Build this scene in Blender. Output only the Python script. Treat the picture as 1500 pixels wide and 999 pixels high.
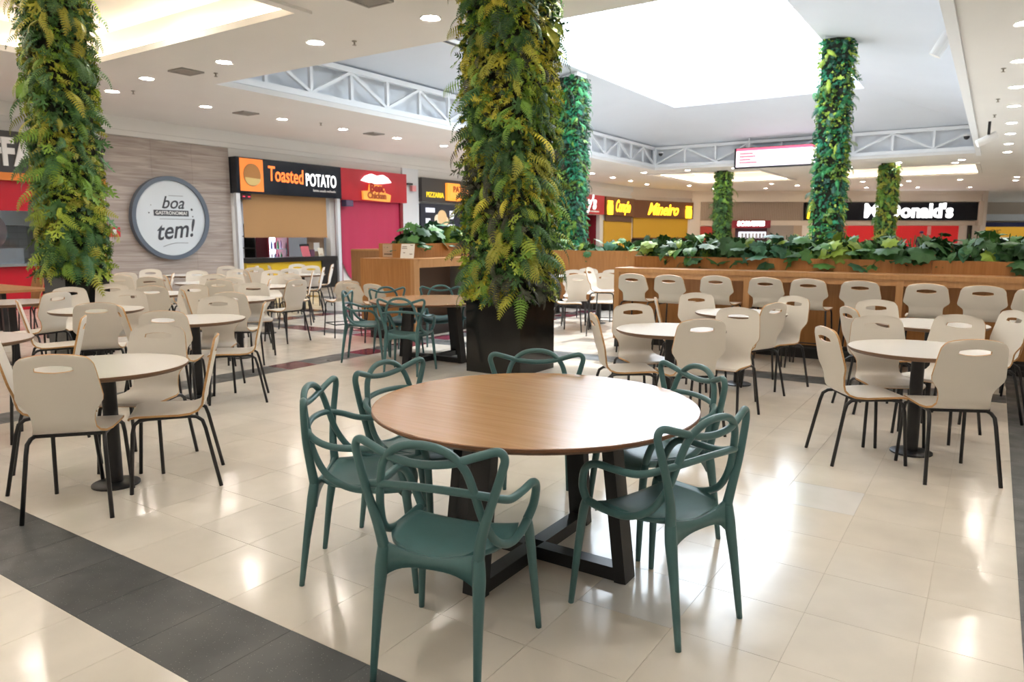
import bpy, bmesh, math, random
from mathutils import Vector, Matrix
random.seed(7)
for o in list(bpy.data.objects): bpy.data.objects.remove(o, do_unlink=True)
SC = bpy.context.scene; COL = SC.collection
# ------------------------------------------------------------------ camera
F = 1060.0; PITCH = math.atan(152.5/F); CH = 1.5; YAW = math.radians(33.5)
FWD = Vector((-math.sin(YAW), math.cos(YAW), 0)); RGT = Vector((math.cos(YAW), math.sin(YAW), 0))
cd = bpy.data.cameras.new('camera'); cam = bpy.data.objects.new('camera', cd); COL.objects.link(cam)
cd.sensor_width = 36; cd.lens = F/1500*36; cd.clip_start = .05; cd.clip_end = 300
cam.location = (0, 0, CH); cam.rotation_euler = (math.radians(90)-PITCH, 0, YAW)
cd.dof.use_dof = True; cd.dof.focus_distance = 3.6; cd.dof.aperture_fstop = 4.0
SC.camera = cam
# ------------------------------------------------------------------ sky, sun, exposure
w = bpy.data.worlds.new('world'); SC.world = w; w.use_nodes = True
w.node_tree.nodes['Background'].inputs[0].default_value = (.86, .93, 1, 1)
w.node_tree.nodes['Background'].inputs[1].default_value = 5.2
sd = bpy.data.lights.new('sun', 'SUN'); sd.energy = 2.6; sd.angle = math.radians(1.2); sd.color = (1, .97, .92)
sun = bpy.data.objects.new('sun', sd); COL.objects.link(sun)
sun.rotation_euler = Vector((.08, -.86, -1)).to_track_quat('-Z', 'Y').to_euler()
pd = bpy.data.lights.new('skylight_portal', 'AREA'); pd.shape = 'RECTANGLE'; pd.size = 5.6; pd.size_y = 10.8
pd.cycles.is_portal = True
po = bpy.data.objects.new('skylight_portal', pd); COL.objects.link(po); po.location = (-6.15, 17.6, 5.72)
vs = SC.view_settings; vs.view_transform = 'Standard'; vs.look = 'None'; vs.gamma = 1; vs.use_curve_mapping = False
vs.exposure = 1.12
# ------------------------------------------------------------------ pixel -> world
def W(px, py, z=0.0):
    u = (px-750)/F; v = (499.5-py)/F
    f = math.cos(PITCH)+v*math.sin(PITCH); h = -math.sin(PITCH)+v*math.cos(PITCH)
    t = (z-CH)/h
    p = RGT*(u*t)+FWD*(f*t); return Vector((p.x, p.y, z))
def CW(X, Y, z=0.0):            # camera-aligned ground coordinates -> world
    p = RGT*X+FWD*Y; return Vector((p.x, p.y, z))
# ------------------------------------------------------------------ materials
MATS = {}
def mat(name, col, rough=.5, metal=0, emit=None, es=0, spec=.5, var=0, vscale=8, rnd=0, bump=0, bscale=40, coat=0, trans=0):
    if name in MATS: return MATS[name]
    m = bpy.data.materials.new(name); m.use_nodes = True; nt = m.node_tree; b = nt.nodes['Principled BSDF']
    b.inputs['Base Color'].default_value = (*col, 1); b.inputs['Roughness'].default_value = rough
    b.inputs['Metallic'].default_value = metal; b.inputs['Specular IOR Level'].default_value = spec
    b.inputs['Coat Weight'].default_value = coat; b.inputs['Coat Roughness'].default_value = .08
    if trans:
        b.inputs['Subsurface Weight'].default_value = 0
    if emit is not None:
        b.inputs['Emission Color'].default_value = (*emit, 1); b.inputs['Emission Strength'].default_value = es
    src = None
    if var or rnd:
        hsv = nt.nodes.new('ShaderNodeHueSaturation'); hsv.inputs['Color'].default_value = (*col, 1)
        val = None
        if var:
            tc = nt.nodes.new('ShaderNodeTexCoord'); n = nt.nodes.new('ShaderNodeTexNoise'); n.inputs['Scale'].default_value = vscale
            n.inputs['Detail'].default_value = 4; nt.links.new(tc.outputs['Object'], n.inputs['Vector'])
            mr = nt.nodes.new('ShaderNodeMapRange'); mr.inputs[1].default_value = .3; mr.inputs[2].default_value = .7
            mr.inputs[3].default_value = 1-var; mr.inputs[4].default_value = 1+var; nt.links.new(n.outputs['Fac'], mr.inputs[0]); val = mr.outputs[0]
        if rnd:
            oi = nt.nodes.new('ShaderNodeObjectInfo'); mr2 = nt.nodes.new('ShaderNodeMapRange')
            mr2.inputs[3].default_value = 1-rnd; mr2.inputs[4].default_value = 1+rnd; nt.links.new(oi.outputs['Random'], mr2.inputs[0])
            if val is None: val = mr2.outputs[0]
            else:
                mu = nt.nodes.new('ShaderNodeMath'); mu.operation = 'MULTIPLY'; nt.links.new(val, mu.inputs[0]); nt.links.new(mr2.outputs[0], mu.inputs[1]); val = mu.outputs[0]
        nt.links.new(val, hsv.inputs['Value']); nt.links.new(hsv.outputs[0], b.inputs['Base Color'])
    if bump:
        tc = nt.nodes.new('ShaderNodeTexCoord'); n = nt.nodes.new('ShaderNodeTexNoise'); n.inputs['Scale'].default_value = bscale
        bp = nt.nodes.new('ShaderNodeBump'); bp.inputs['Strength'].default_value = bump; bp.inputs['Distance'].default_value = .01
        nt.links.new(tc.outputs['Object'], n.inputs['Vector']); nt.links.new(n.outputs['Fac'], bp.inputs['Height']); nt.links.new(bp.outputs[0], b.inputs['Normal'])
    MATS[name] = m; return m
def wood(name, c1, c2, scale=(1, 14, 14), rough=.4, dist=2.0, coat=0, nscale=2.0):
    if name in MATS: return MATS[name]
    m = mat(name, c1, rough, coat=coat); nt = m.node_tree; b = nt.nodes['Principled BSDF']
    tc = nt.nodes.new('ShaderNodeTexCoord'); mp = nt.nodes.new('ShaderNodeMapping'); mp.inputs['Scale'].default_value = scale
    n = nt.nodes.new('ShaderNodeTexNoise'); n.inputs['Scale'].default_value = nscale; n.inputs['Detail'].default_value = 6; n.inputs['Distortion'].default_value = dist*.3
    cr = nt.nodes.new('ShaderNodeValToRGB'); cr.color_ramp.elements[0].position = .32; cr.color_ramp.elements[1].position = .7
    cr.color_ramp.elements[0].color = (*c1, 1); cr.color_ramp.elements[1].color = (*c2, 1)
    nt.links.new(tc.outputs['Object'], mp.inputs[0]); nt.links.new(mp.outputs[0], n.inputs['Vector']); nt.links.new(n.outputs['Fac'], cr.inputs[0]); nt.links.new(cr.outputs[0], b.inputs['Base Color'])
    return m
def tilemat(name, col, rough, grid=False, rnd=.05, speck=0):
    """stone tile: colour varies per tile (cell of the 0.405 x 0.41 grid), joints drawn only where grid=True"""
    m = mat(name, col, rough); nt = m.node_tree; b = nt.nodes['Principled BSDF']; L = nt.links.new
    geo = nt.nodes.new('ShaderNodeNewGeometry')
    mp = nt.nodes.new('ShaderNodeMapping'); mp.vector_type = 'POINT'
    mp.inputs['Location'].default_value = (.12/.405, -1.29/.41, 0); mp.inputs['Scale'].default_value = (1/.405, 1/.41, 0)
    L(geo.outputs['Position'], mp.inputs[0])
    fl = nt.nodes.new('ShaderNodeVectorMath'); fl.operation = 'FLOOR'; L(mp.outputs[0], fl.inputs[0])
    wn = nt.nodes.new('ShaderNodeTexWhiteNoise'); wn.noise_dimensions = '2D'; L(fl.outputs[0], wn.inputs['Vector'])
    n = nt.nodes.new('ShaderNodeTexNoise'); n.inputs['Scale'].default_value = 3.2; n.inputs['Detail'].default_value = 5; L(geo.outputs['Position'], n.inputs['Vector'])
    a = nt.nodes.new('ShaderNodeMapRange'); a.inputs[3].default_value = 1-rnd; a.inputs[4].default_value = 1+rnd; L(wn.outputs['Value'], a.inputs[0])
    c = nt.nodes.new('ShaderNodeMapRange'); c.inputs[1].default_value = .3; c.inputs[2].default_value = .7; c.inputs[3].default_value = .93; c.inputs[4].default_value = 1.05; L(n.outputs['Fac'], c.inputs[0])
    mu = nt.nodes.new('ShaderNodeMath'); mu.operation = 'MULTIPLY'; L(a.outputs[0], mu.inputs[0]); L(c.outputs[0], mu.inputs[1])
    hsv = nt.nodes.new('ShaderNodeHueSaturation'); hsv.inputs['Color'].default_value = (*col, 1); L(mu.outputs[0], hsv.inputs['Value'])
    out = hsv.outputs[0]
    if speck:
        v = nt.nodes.new('ShaderNodeTexVoronoi'); v.inputs['Scale'].default_value = 75; L(geo.outputs['Position'], v.inputs['Vector'])
        lt = nt.nodes.new('ShaderNodeMath'); lt.operation = 'LESS_THAN'; lt.inputs[1].default_value = .11; L(v.outputs['Distance'], lt.inputs[0])
        mx = nt.nodes.new('ShaderNodeMix'); mx.data_type = 'RGBA'; L(lt.outputs[0], mx.inputs[0]); L(out, mx.inputs[6]); mx.inputs[7].default_value = (.3, .31, .31, 1); out = mx.outputs[2]
    if grid:
        fr = nt.nodes.new('ShaderNodeVectorMath'); fr.operation = 'FRACTION'; L(mp.outputs[0], fr.inputs[0])
        sx = nt.nodes.new('ShaderNodeSeparateXYZ'); L(fr.outputs[0], sx.inputs[0])
        l1 = nt.nodes.new('ShaderNodeMath'); l1.operation = 'LESS_THAN'; l1.inputs[1].default_value = .012; L(sx.outputs[0], l1.inputs[0])
        l2 = nt.nodes.new('ShaderNodeMath'); l2.operation = 'LESS_THAN'; l2.inputs[1].default_value = .012; L(sx.outputs[1], l2.inputs[0])
        mxx = nt.nodes.new('ShaderNodeMath'); mxx.operation = 'MAXIMUM'; L(l1.outputs[0], mxx.inputs[0]); L(l2.outputs[0], mxx.inputs[1])
        mx = nt.nodes.new('ShaderNodeMix'); mx.data_type = 'RGBA'; L(mxx.outputs[0], mx.inputs[0]); L(out, mx.inputs[6]); mx.inputs[7].default_value = (col[0]*.72, col[1]*.68, col[2]*.62, 1); out = mx.outputs[2]
    L(out, b.inputs['Base Color'])
    # faint unevenness of the polish
    n2 = nt.nodes.new('ShaderNodeTexNoise'); n2.inputs['Scale'].default_value = 5; L(geo.outputs['Position'], n2.inputs['Vector'])
    r2 = nt.nodes.new('ShaderNodeMapRange'); r2.inputs[1].default_value = .3; r2.inputs[2].default_value = .7; r2.inputs[3].default_value = rough*.75; r2.inputs[4].default_value = rough*1.35; L(n2.outputs['Fac'], r2.inputs[0]); L(r2.outputs[0], b.inputs['Roughness'])
    return m
# ------------------------------------------------------------------ mesh builder
class MB:
    def __init__(s): s.v = []; s.f = []; s.m = []; s.mi = 0
    def add(s, vs, fs):
        o = len(s.v); s.v += [tuple(v) for v in vs]
        for f in fs: s.f.append(tuple(i+o for i in f)); s.m.append(s.mi)
    def box(s, x0, x1, y0, y1, z0, z1):
        s.add([(x0,y0,z0),(x1,y0,z0),(x1,y1,z0),(x0,y1,z0),(x0,y0,z1),(x1,y0,z1),(x1,y1,z1),(x0,y1,z1)],
              [(0,3,2,1),(4,5,6,7),(0,1,5,4),(1,2,6,5),(2,3,7,6),(3,0,4,7)]); return s
    def bar(s, a, b, wd, ht, up=(0,0,1)):
        a = Vector(a); b = Vector(b); d = (b-a).normalized(); u = Vector(up)
        sd = d.cross(u)
        if sd.length < 1e-4: sd = d.cross(Vector((1,0,0)))
        sd.normalize(); u = sd.cross(d).normalized(); sd = sd*wd/2; u = u*ht/2
        s.add([a-sd-u, a+sd-u, a+sd+u, a-sd+u, b-sd-u, b+sd-u, b+sd+u, b-sd+u],
              [(0,1,2,3),(4,7,6,5),(0,4,5,1),(1,5,6,2),(2,6,7,3),(3,7,4,0)]); return s
    def tube(s, pts, r, n=8, cap=True, flat=1.0):
        P = [Vector(p) for p in pts]; R = r if isinstance(r, (list, tuple)) else [r]*len(P)
        rings = []; prev = None
        for i, p in enumerate(P):
            d = (P[min(i+1, len(P)-1)]-P[max(i-1, 0)]).normalized()
            if prev is None:
                a = d.cross(Vector((0, 0, 1)))
                if a.length < .2: a = d.cross(Vector((1, 0, 0)))
                a.normalize()
            else:
                a = prev-d*prev.dot(d)
                if a.length < 1e-5: a = d.orthogonal()
                a.normalize()
            prev = a; b = d.cross(a)
            rings.append([p+(a*math.cos(t)+b*math.sin(t)*flat)*R[i] for t in [2*math.pi*k/n for k in range(n)]])
        vs = [q for ring in rings for q in ring]; fs = []
        for i in range(len(P)-1):
            for k in range(n):
                fs.append((i*n+k, i*n+(k+1) % n, (i+1)*n+(k+1) % n, (i+1)*n+k))
        if cap: fs.append(tuple(range(n-1, -1, -1))); fs.append(tuple((len(P)-1)*n+k for k in range(n)))
        s.add(vs, fs); return s
    def lathe(s, prof, n=24, c=(0, 0, 0)):
        vs = []; fs = []
        for r, z in prof:
            for k in range(n):
                t = 2*math.pi*k/n; vs.append((c[0]+r*math.cos(t), c[1]+r*math.sin(t), c[2]+z))
        for i in range(len(prof)-1):
            for k in range(n): fs.append((i*n+k, i*n+(k+1) % n, (i+1)*n+(k+1) % n, (i+1)*n+k))
        fs.append(tuple(range(n-1, -1, -1))); fs.append(tuple((len(prof)-1)*n+k for k in range(n)))
        s.add(vs, fs); return s
    def quad(s, a, b, c, d): s.add([a, b, c, d], [(0, 1, 2, 3)]); return s
    def prism(s, outline, d0, d1, mapf):
        """outline: 2-D points (ccw), extruded from d0 to d1, mapf(u,v,d)->xyz"""
        n = len(outline)
        s.add([mapf(u, v, d0) for u, v in outline]+[mapf(u, v, d1) for u, v in outline],
              [tuple(range(n-1, -1, -1)), tuple(range(n, 2*n))]+[(i, (i+1) % n, n+(i+1) % n, n+i) for i in range(n)]); return s
    def mesh(s, name, mats, smooth=False):
        me = bpy.data.meshes.new(name); me.from_pydata(s.v, [], s.f)
        for m in (mats if isinstance(mats, (list, tuple)) else [mats]): me.materials.append(m)
        me.polygons.foreach_set('material_index', s.m)
        if smooth: me.polygons.foreach_set('use_smooth', [True]*len(me.polygons))
        me.validate(); me.update()
        bm = bmesh.new(); bm.from_mesh(me); bmesh.ops.recalc_face_normals(bm, faces=bm.faces); bm.to_mesh(me); bm.free()
        if smooth == 'auto':
            me.set_sharp_from_angle(angle=math.radians(40))
        return me
    def build(s, name, mats, parent=None, smooth=False):
        return link(name, s.mesh(name, mats, smooth), parent)
def link(name, me, parent=None, loc=None, rz=None):
    o = bpy.data.objects.new(name, me); COL.objects.link(o)
    if parent: o.parent = parent
    if loc is not None: o.location = loc
    if rz is not None: o.rotation_euler = (0, 0, rz)
    return o
def tag(o, label=None, cat=None, group=None, kind=None):
    if label: o['label'] = label
    if cat: o['category'] = cat
    if group: o['group'] = group
    if kind: o['kind'] = kind
    return o
def thing(name, label, cat, loc=(0, 0, 0), rz=0, group=None):
    o = bpy.data.objects.new(name, None); COL.objects.link(o); o.empty_display_size = .1
    o.location = loc; o.rotation_euler = (0, 0, rz); return tag(o, label, cat, group)
def dup(root, loc, rz, label=None, group=None):
    r = root.copy(); COL.objects.link(r); r.location = loc; r.rotation_euler = (0, 0, rz)
    if label: r['label'] = label
    if group: r['group'] = group
    for ch in root.children:
        c = ch.copy(); COL.objects.link(c); c.parent = r
        for g in ch.children:
            d = g.copy(); COL.objects.link(d); d.parent = c
    return r
def smooth_pts(P, k=5):
    P = [Vector(p) for p in P]; out = []
    for i in range(len(P)-1):
        p0 = P[max(i-1, 0)]; p1 = P[i]; p2 = P[i+1]; p3 = P[min(i+2, len(P)-1)]
        for j in range(k):
            t = j/k
            out.append(.5*((2*p1)+(p2-p0)*t+(2*p0-5*p1+4*p2-p3)*t*t+(3*p1-p0-3*p2+p3)*t**3))
    out.append(P[-1]); return out
def lerp_list(vals, n):
    out = []
    for i in range(n):
        t = i/(n-1)*(len(vals)-1); k = min(int(t), len(vals)-2); out.append(vals[k]+(vals[k+1]-vals[k])*(t-k))
    return out
def text_mesh(body, size, ext=.01, bold=0, shear=0, space=1.0, align='CENTER'):
    cu = bpy.data.curves.new('lettering', 'FONT'); cu.body = body; cu.size = size; cu.extrude = ext; cu.offset = bold; cu.shear = shear
    cu.align_x = align; cu.align_y = 'CENTER'; cu.space_character = space; cu.resolution_u = 3
    o = bpy.data.objects.new('tmp', cu); COL.objects.link(o); bpy.context.view_layer.update()
    me = bpy.data.meshes.new_from_object(o.evaluated_get(bpy.context.evaluated_depsgraph_get()))
    bpy.data.objects.remove(o, do_unlink=True); bpy.data.curves.remove(cu); return me
def put_text(name, body, size, m, parent, loc, rz, ext=.012, bold=0, shear=0, space=1.0, sx=1.0, align='CENTER', tilt=0, fit=None):
    me = text_mesh(body, size, ext, bold, shear, space, align); me.name = name; me.materials.clear(); me.materials.append(m)
    o = bpy.data.objects.new(name, me); COL.objects.link(o); o.parent = parent; o.location = loc
    o.rotation_mode = 'QUATERNION'
    from mathutils import Quaternion
    o.rotation_quaternion = Quaternion((0, 0, 1), rz) @ Quaternion((1, 0, 0), math.pi/2) @ Quaternion((0, 0, 1), tilt)
    if fit:
        xs = [v.co.x for v in me.vertices]; sx = fit/(max(xs)-min(xs))
    o.scale = (sx, 1, 1); return o
# ================================================================== SETTING
CZ = 4.2                                     # ceiling height
PX, PY, X0, Y0 = .405, .41, -.12, 1.29        # tile pitch and origin of the joints
M_cream = tilemat('cream_tile', (.79, .728, .645), .16, rnd=.035)
M_creamg = tilemat('cream_floor', (.79, .728, .645), .16, grid=True, rnd=.035)
M_dark = tilemat('dark_stone_tile', (.085, .09, .092), .42, rnd=.12, speck=1)
M_darkg = tilemat('dark_stone_floor', (.085, .09, .092), .35, grid=True, rnd=.14, speck=1)
M_burg = tilemat('burgundy_floor', (.16, .03, .055), .2, grid=True, rnd=.1)
M_white = mat('white_paint', (.80, .79, .77), .6)
M_ceil = mat('ceiling_paint', (.80, .79, .77), .7, var=.02, vscale=.6)
M_atr = mat('soffit_paint_shaded', (.64, .695, .78), .6, var=.02, vscale=.8)  # white soffit paint, greyed and blued to hold its shade
M_truss = mat('truss_paint', (.84, .86, .88), .45)
M_black = mat('black_metal', (.012, .012, .014), .35)
M_wallplain = mat('plain_wall', (.76, .74, .70), .7)
def xe(i): return .20 if i == 1 else X0+i*PX
def cell(i, j): return xe(i), Y0+j*PY
def cell_kind(i, j):
    x, y = cell(i, j); x += PX/2; y += PY/2
    strip = (1.29 < y < 1.70) or (7.85 < y < 8.26 and x < .3) or (-7.01 < x < -6.6 and 1.7 < y < 20) or (.285 < x < .69 and y > 1.7 and abs(x-.4) < .2)
    if x < -6.6 and y > 7.8: strip = strip or (9.75 < y < 10.15) or (12.2 < y < 12.6) or (-8.64 < x < -8.2) or (-11.05 < x < -10.6)
    if not strip: return 0
    if x < -6.5 and y > 5.5 and (i*7+j*5) % 9 < 4: return 2
    return 1
# floor slab: far cells carry the joint pattern in the material, the near tiles are pieces of their own
near = []
for i in range(-42, 12):
    for j in range(-3, 24):
        x, y = cell(i, j); c = Vector((x+PX/2, y+PY/2, 0)); Yc = c.dot(FWD); Xc = c.dot(RGT)
        if 1.9 < Yc < 8.1 and abs(Xc) < Yc*.73+.35: near.append((Yc, i, j))
near.sort(); near = near[:296]; nearset = {(i, j) for _, i, j in near}
fb = MB()
for i in range(-45, 32):
    for j in range(-21, 180):
        if (i, j) in nearset: continue
        x, y = cell(i, j); fb.mi = cell_kind(i, j); x2 = xe(i+1)
        fb.add([(x, y, 0), (x2, y, 0), (x2, y+PY, 0), (x, y+PY, 0)], [(0, 1, 2, 3)])
fb.mi = 0; fb.box(X0-45*PX, X0+32*PX, Y0-21*PY, Y0+180*PY, -.3, -.002)
floor = tag(fb.build('floor', [M_creamg, M_darkg, M_burg]), 'polished cream tiled floor crossed by dark stone strips', kind='structure')
tb = MB(); tb.box(.001, PX-.001, .001, PY-.001, -.0018, 0)
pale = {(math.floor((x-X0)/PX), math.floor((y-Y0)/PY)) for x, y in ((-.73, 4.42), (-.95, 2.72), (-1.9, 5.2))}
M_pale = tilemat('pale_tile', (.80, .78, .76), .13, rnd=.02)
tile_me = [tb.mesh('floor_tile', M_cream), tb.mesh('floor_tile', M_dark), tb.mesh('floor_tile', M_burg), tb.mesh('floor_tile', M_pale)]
for _, i, j in near:
    x, y = cell(i, j); link('floor_tile', tile_me[3 if (i, j) in pale else cell_kind(i, j)], floor, (x, y, 0)).scale.x = (xe(i+1)-xe(i))/PX
# ceiling with its openings
ATR = (-11.85, -.75, 8.3, 28.5)
COVES = [(-12.3, -7.1, .9, 6.35), (-12.9, -8.1, 30.2, 36.8), (-6.3, -.7, 32.1, 37.5)]
def slab_with_holes(mb, x0, x1, y0, y1, z0, z1, holes):
    xs = sorted({x0, x1, *[h[0] for h in holes], *[h[1] for h in holes]}); ys = sorted({y0, y1, *[h[2] for h in holes], *[h[3] for h in holes]})
    for a, b in zip(xs, xs[1:]):
        for c, d in zip(ys, ys[1:]):
            mx, my = (a+b)/2, (c+d)/2
            if any(h[0] < mx < h[1] and h[2] < my < h[3] for h in holes): continue
            mb.box(a, b, c, d, z0, z1)
cb = MB(); slab_with_holes(cb, -17.3, 12.6, -7.2, 74, CZ, CZ+.1, [ATR]+COVES)
tag(cb.build('ceiling', M_ceil), 'flat white plaster ceiling around the atrium', kind='structure')
M_cove = mat('cove_led', (1, .9, .75), .5, emit=(1, .8, .58), es=7)
for k, (x0, x1, y0, y1) in enumerate(COVES):
    c = MB(); h = .42
    c.box(x0-.1, x0, y0-.1, y1+.1, CZ+.1, CZ+h); c.box(x1, x1+.1, y0-.1, y1+.1, CZ+.1, CZ+h)
    c.box(x0, x1, y0-.1, y0, CZ+.1, CZ+h); c.box(x0, x1, y1, y1+.1, CZ+.1, CZ+h); c.box(x0-.1, x1+.1, y0-.1, y1+.1, CZ+h, CZ+h+.06)
    l = .14                                       # lip that hides the light strip
    c.box(x0, x0+l, y0, y1, CZ-.04, CZ+.05); c.box(x1-l, x1, y0, y1, CZ-.04, CZ+.05)
    c.box(x0+l, x1-l, y0, y0+l, CZ-.04, CZ+.05); c.box(x0+l, x1-l, y1-l, y1, CZ-.04, CZ+.05)
    o = tag(c.build('ceiling', M_ceil), ['raised ceiling cove with warm hidden light over the left seating', 'raised ceiling cove with warm hidden light behind the narrow fern column', 'raised ceiling cove with warm hidden light before the black sign'][k], kind='structure')
    s = MB(); q = .05
    s.box(x0+.02, x0+.02+q, y0+.1, y1-.1, CZ+.06, CZ+.09); s.box(x1-.02-q, x1-.02, y0+.1, y1-.1, CZ+.06, CZ+.09)
    s.box(x0+.1, x1-.1, y0+.02, y0+.02+q, CZ+.06, CZ+.09); s.box(x0+.1, x1-.1, y1-.02-q, y1-.02, CZ+.06, CZ+.09)
    s.build('light_strip', M_cove, o)
# outer walls
wb = MB(); wb.box(-17.2, 12.6, -7.4, -7.2, 0, CZ); tag(wb.build('wall_back', M_wallplain), 'plain pale wall behind the camera', kind='structure')
wb = MB(); wb.box(12.4, 12.6, -7.2, 74, 0, CZ); tag(wb.build('wall_right', M_wallplain), 'plain pale wall on the right of the hall', kind='structure')
LX = -16.88
def yz(y, z, d): return (LX+d, y, z)
wl = MB()
def lw(y0, y1, z0, z1): wl.box(LX-.2, LX, y0, y1, z0, z1)
lw(-7.2, 2.5, 0, CZ); lw(2.5, 8.45, 0, .94); lw(2.5, 8.45, 2.03, CZ); lw(8.45, 12.28, 0, CZ); lw(12.28, 15.5, 2.6, CZ); lw(15.5, 30.4, 0, CZ); lw(30.4, 33.6, 2.6, CZ); lw(33.6, 37.5, 0, CZ)
wall_left = tag(wl.build('wall_left', M_white), 'white wall carrying the row of shop fronts', kind='structure')
tr = MB(); tr.box(LX, LX+.10, -7.2, 37.4, 3.92, CZ); tr.box(LX, LX+.04, -7.2, 37.4, 3.80, 3.92)
tag(tr.build('trim_1', M_white), 'white cornice along the shop wall under the ceiling', kind='structure')
def cwbox(mb, A, B, t, z0, z1):
    """wall piece from A to B (X,Y in camera ground coordinates), thickness t behind it"""
    a = CW(*A); b = CW(*B); d = (b-a).normalized(); n = Vector((d.y, -d.x, 0))
    if n.dot(-a) < 0: n = -n
    P = [a, b, b-n*t, a-n*t]
    mb.add([(p.x, p.y, z0) for p in P]+[(p.x, p.y, z1) for p in P], [(0,3,2,1),(4,5,6,7),(0,1,5,4),(1,2,6,5),(2,3,7,6),(3,0,4,7)])
KC = (6.55, 40.5); KD = (10.69, 44.0); KE = (27.95, 44.0)
wf = MB(); cwbox(wf, KC, KD, .3, 0, CZ); cwbox(wf, KD, KE, .3, 0, CZ); cwbox(wf, (27.95, 43.7), (27.95, 60), .3, 0, CZ)
wall_far = tag(wf.build('wall_far', mat('far_paint', (.82, .74, .66), .6)), 'warm white far wall behind the food counters', kind='structure')
tr = MB(); cwbox(tr, (KC[0]-.05, KC[1]-.15), (KD[0]+.05, KD[1]-.15), .2, 3.75, CZ); cwbox(tr, (KD[0], 43.86), (KE[0], 43.86), .2, 3.58, CZ); cwbox(tr, (KD[0], 43.75), (KE[0], 43.75), .2, 4.0, CZ)
tag(tr.build('trim_2', mat('far_paint', (0,0,0))), 'warm white bulkhead above the far food counters', kind='structure')
wf = MB(); cwbox(wf, (24, 58), (54, 58), .3, 0, CZ); tag(wf.build('wall_corridor', mat('corridor', (.55, .47, .38), .5)), 'brown end wall of the corridor past the black sign', kind='structure')
# atrium: trusses, fascias, sloping soffits, skylight
ax0, ax1, ay0, ay1 = ATR; ZT = 5.1
def truss(name, label, A, B, n, back):
    A = Vector(A); B = Vector(B); d = (B-A)/n; t = thing(name, label, 'truss', (0, 0, 0)); up = Vector((0, 0, 1)); nb = Vector(back)
    def brr(nm, p, q, s): m = MB(); m.bar(p, q, s, s, up=nb); m.build(nm, M_truss, t)
    brr('bottom_chord', A+up*.165, B+up*.165, .12); brr('top_chord', A+up*.86, B+up*.86, .11)
    for k in range(n+1):
        p = A+d*k; brr('vertical', p+up*.22, p+up*.81, .075)
        if k < n:
            a, b = (p+up*.81, p+d+up*.22) if k % 2 else (p+up*.22, p+d+up*.81)
            brr('diagonal', a, b, .065)
    return t
truss('roof_truss', 'white steel truss along the shop-wall side of the atrium', (ax0-.06, ay0, CZ), (ax0-.06, ay1, CZ), 18, (1, 0, 0))
truss('roof_truss', 'white steel truss across the far end of the atrium', (ax0, ay1+.06, CZ), (ax1, ay1+.06, CZ), 9, (0, 1, 0))
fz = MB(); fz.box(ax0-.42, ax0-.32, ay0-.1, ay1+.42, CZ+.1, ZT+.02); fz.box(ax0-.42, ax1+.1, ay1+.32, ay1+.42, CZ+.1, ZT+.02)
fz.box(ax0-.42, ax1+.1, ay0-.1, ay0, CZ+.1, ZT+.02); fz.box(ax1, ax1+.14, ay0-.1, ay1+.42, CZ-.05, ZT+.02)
tag(fz.build('wall_atrium', mat('upstand_paint_lit', (.84, .87, .91), .6)), 'pale upstand walls around the atrium opening', kind='structure')  # brighter copy of the soffit paint, making up for missing light
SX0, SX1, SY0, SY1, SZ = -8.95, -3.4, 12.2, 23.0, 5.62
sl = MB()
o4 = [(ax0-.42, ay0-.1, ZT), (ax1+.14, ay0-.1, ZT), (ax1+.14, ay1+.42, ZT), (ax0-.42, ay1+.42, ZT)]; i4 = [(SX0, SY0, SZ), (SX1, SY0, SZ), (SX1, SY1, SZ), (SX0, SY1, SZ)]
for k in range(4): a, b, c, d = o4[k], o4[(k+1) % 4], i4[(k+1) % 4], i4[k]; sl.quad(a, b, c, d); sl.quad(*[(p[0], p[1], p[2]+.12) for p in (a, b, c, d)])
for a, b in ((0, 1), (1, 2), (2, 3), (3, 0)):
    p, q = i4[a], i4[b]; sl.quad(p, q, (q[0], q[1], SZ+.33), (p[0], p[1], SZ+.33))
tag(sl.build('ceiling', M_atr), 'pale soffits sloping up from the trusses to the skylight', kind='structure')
# skylight vault
gm = bpy.data.materials.new('skylight_glass'); gm.use_nodes = True; nt = gm.node_tree; nt.nodes.remove(nt.nodes['Principled BSDF'])
tp = nt.nodes.new('ShaderNodeBsdfTransparent'); tp.inputs[0].default_value = (.93, .97, 1, 1); gl = nt.nodes.new('ShaderNodeBsdfGlossy'); gl.inputs['Roughness'].default_value = .03
mx = nt.nodes.new('ShaderNodeMixShader'); mx.inputs[0].default_value = .05; nt.links.new(tp.outputs[0], mx.inputs[1]); nt.links.new(gl.outputs[0], mx.inputs[2]); nt.links.new(mx.outputs[0], nt.nodes['Material Output'].inputs[0])
sky = thing('window_1', 'glazed barrel-vault skylight over the atrium', None); sky['kind'] = 'structure'
cx = (SX0+SX1)/2; rx = (SX1-SX0)/2; rz_ = 2.2; zb = SZ+.33; NB = 9; NA = 8
def arc(k, n=NA, s=1.0): t = math.pi*k/n; return (cx-rx*s*math.cos(t), zb+rz_*s*math.sin(t))
for b in range(NB+1):
    y = SY0+(SY1-SY0)*b/NB; m = MB(); m.tube([(arc(k, 24)[0], y, arc(k, 24)[1]) for k in range(25)], .035, 6); m.build('rib', M_truss, sky)
for k in range(NA+1):
    x, z = arc(k); m = MB(); m.bar((x, SY0, z), (x, SY1, z), .05, .05); m.build('purlin', M_truss, sky)
for b in range(NB):
    ya = SY0+(SY1-SY0)*b/NB; yb = SY0+(SY1-SY0)*(b+1)/NB
    for k in range(NA):
        (xa, za), (xb, zb2) = arc(k), arc(k+1); m = MB(); m.quad((xa, ya, za), (xb, ya, zb2), (xb, yb, zb2), (xa, yb, za)); m.build('pane', gm, sky)
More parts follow.
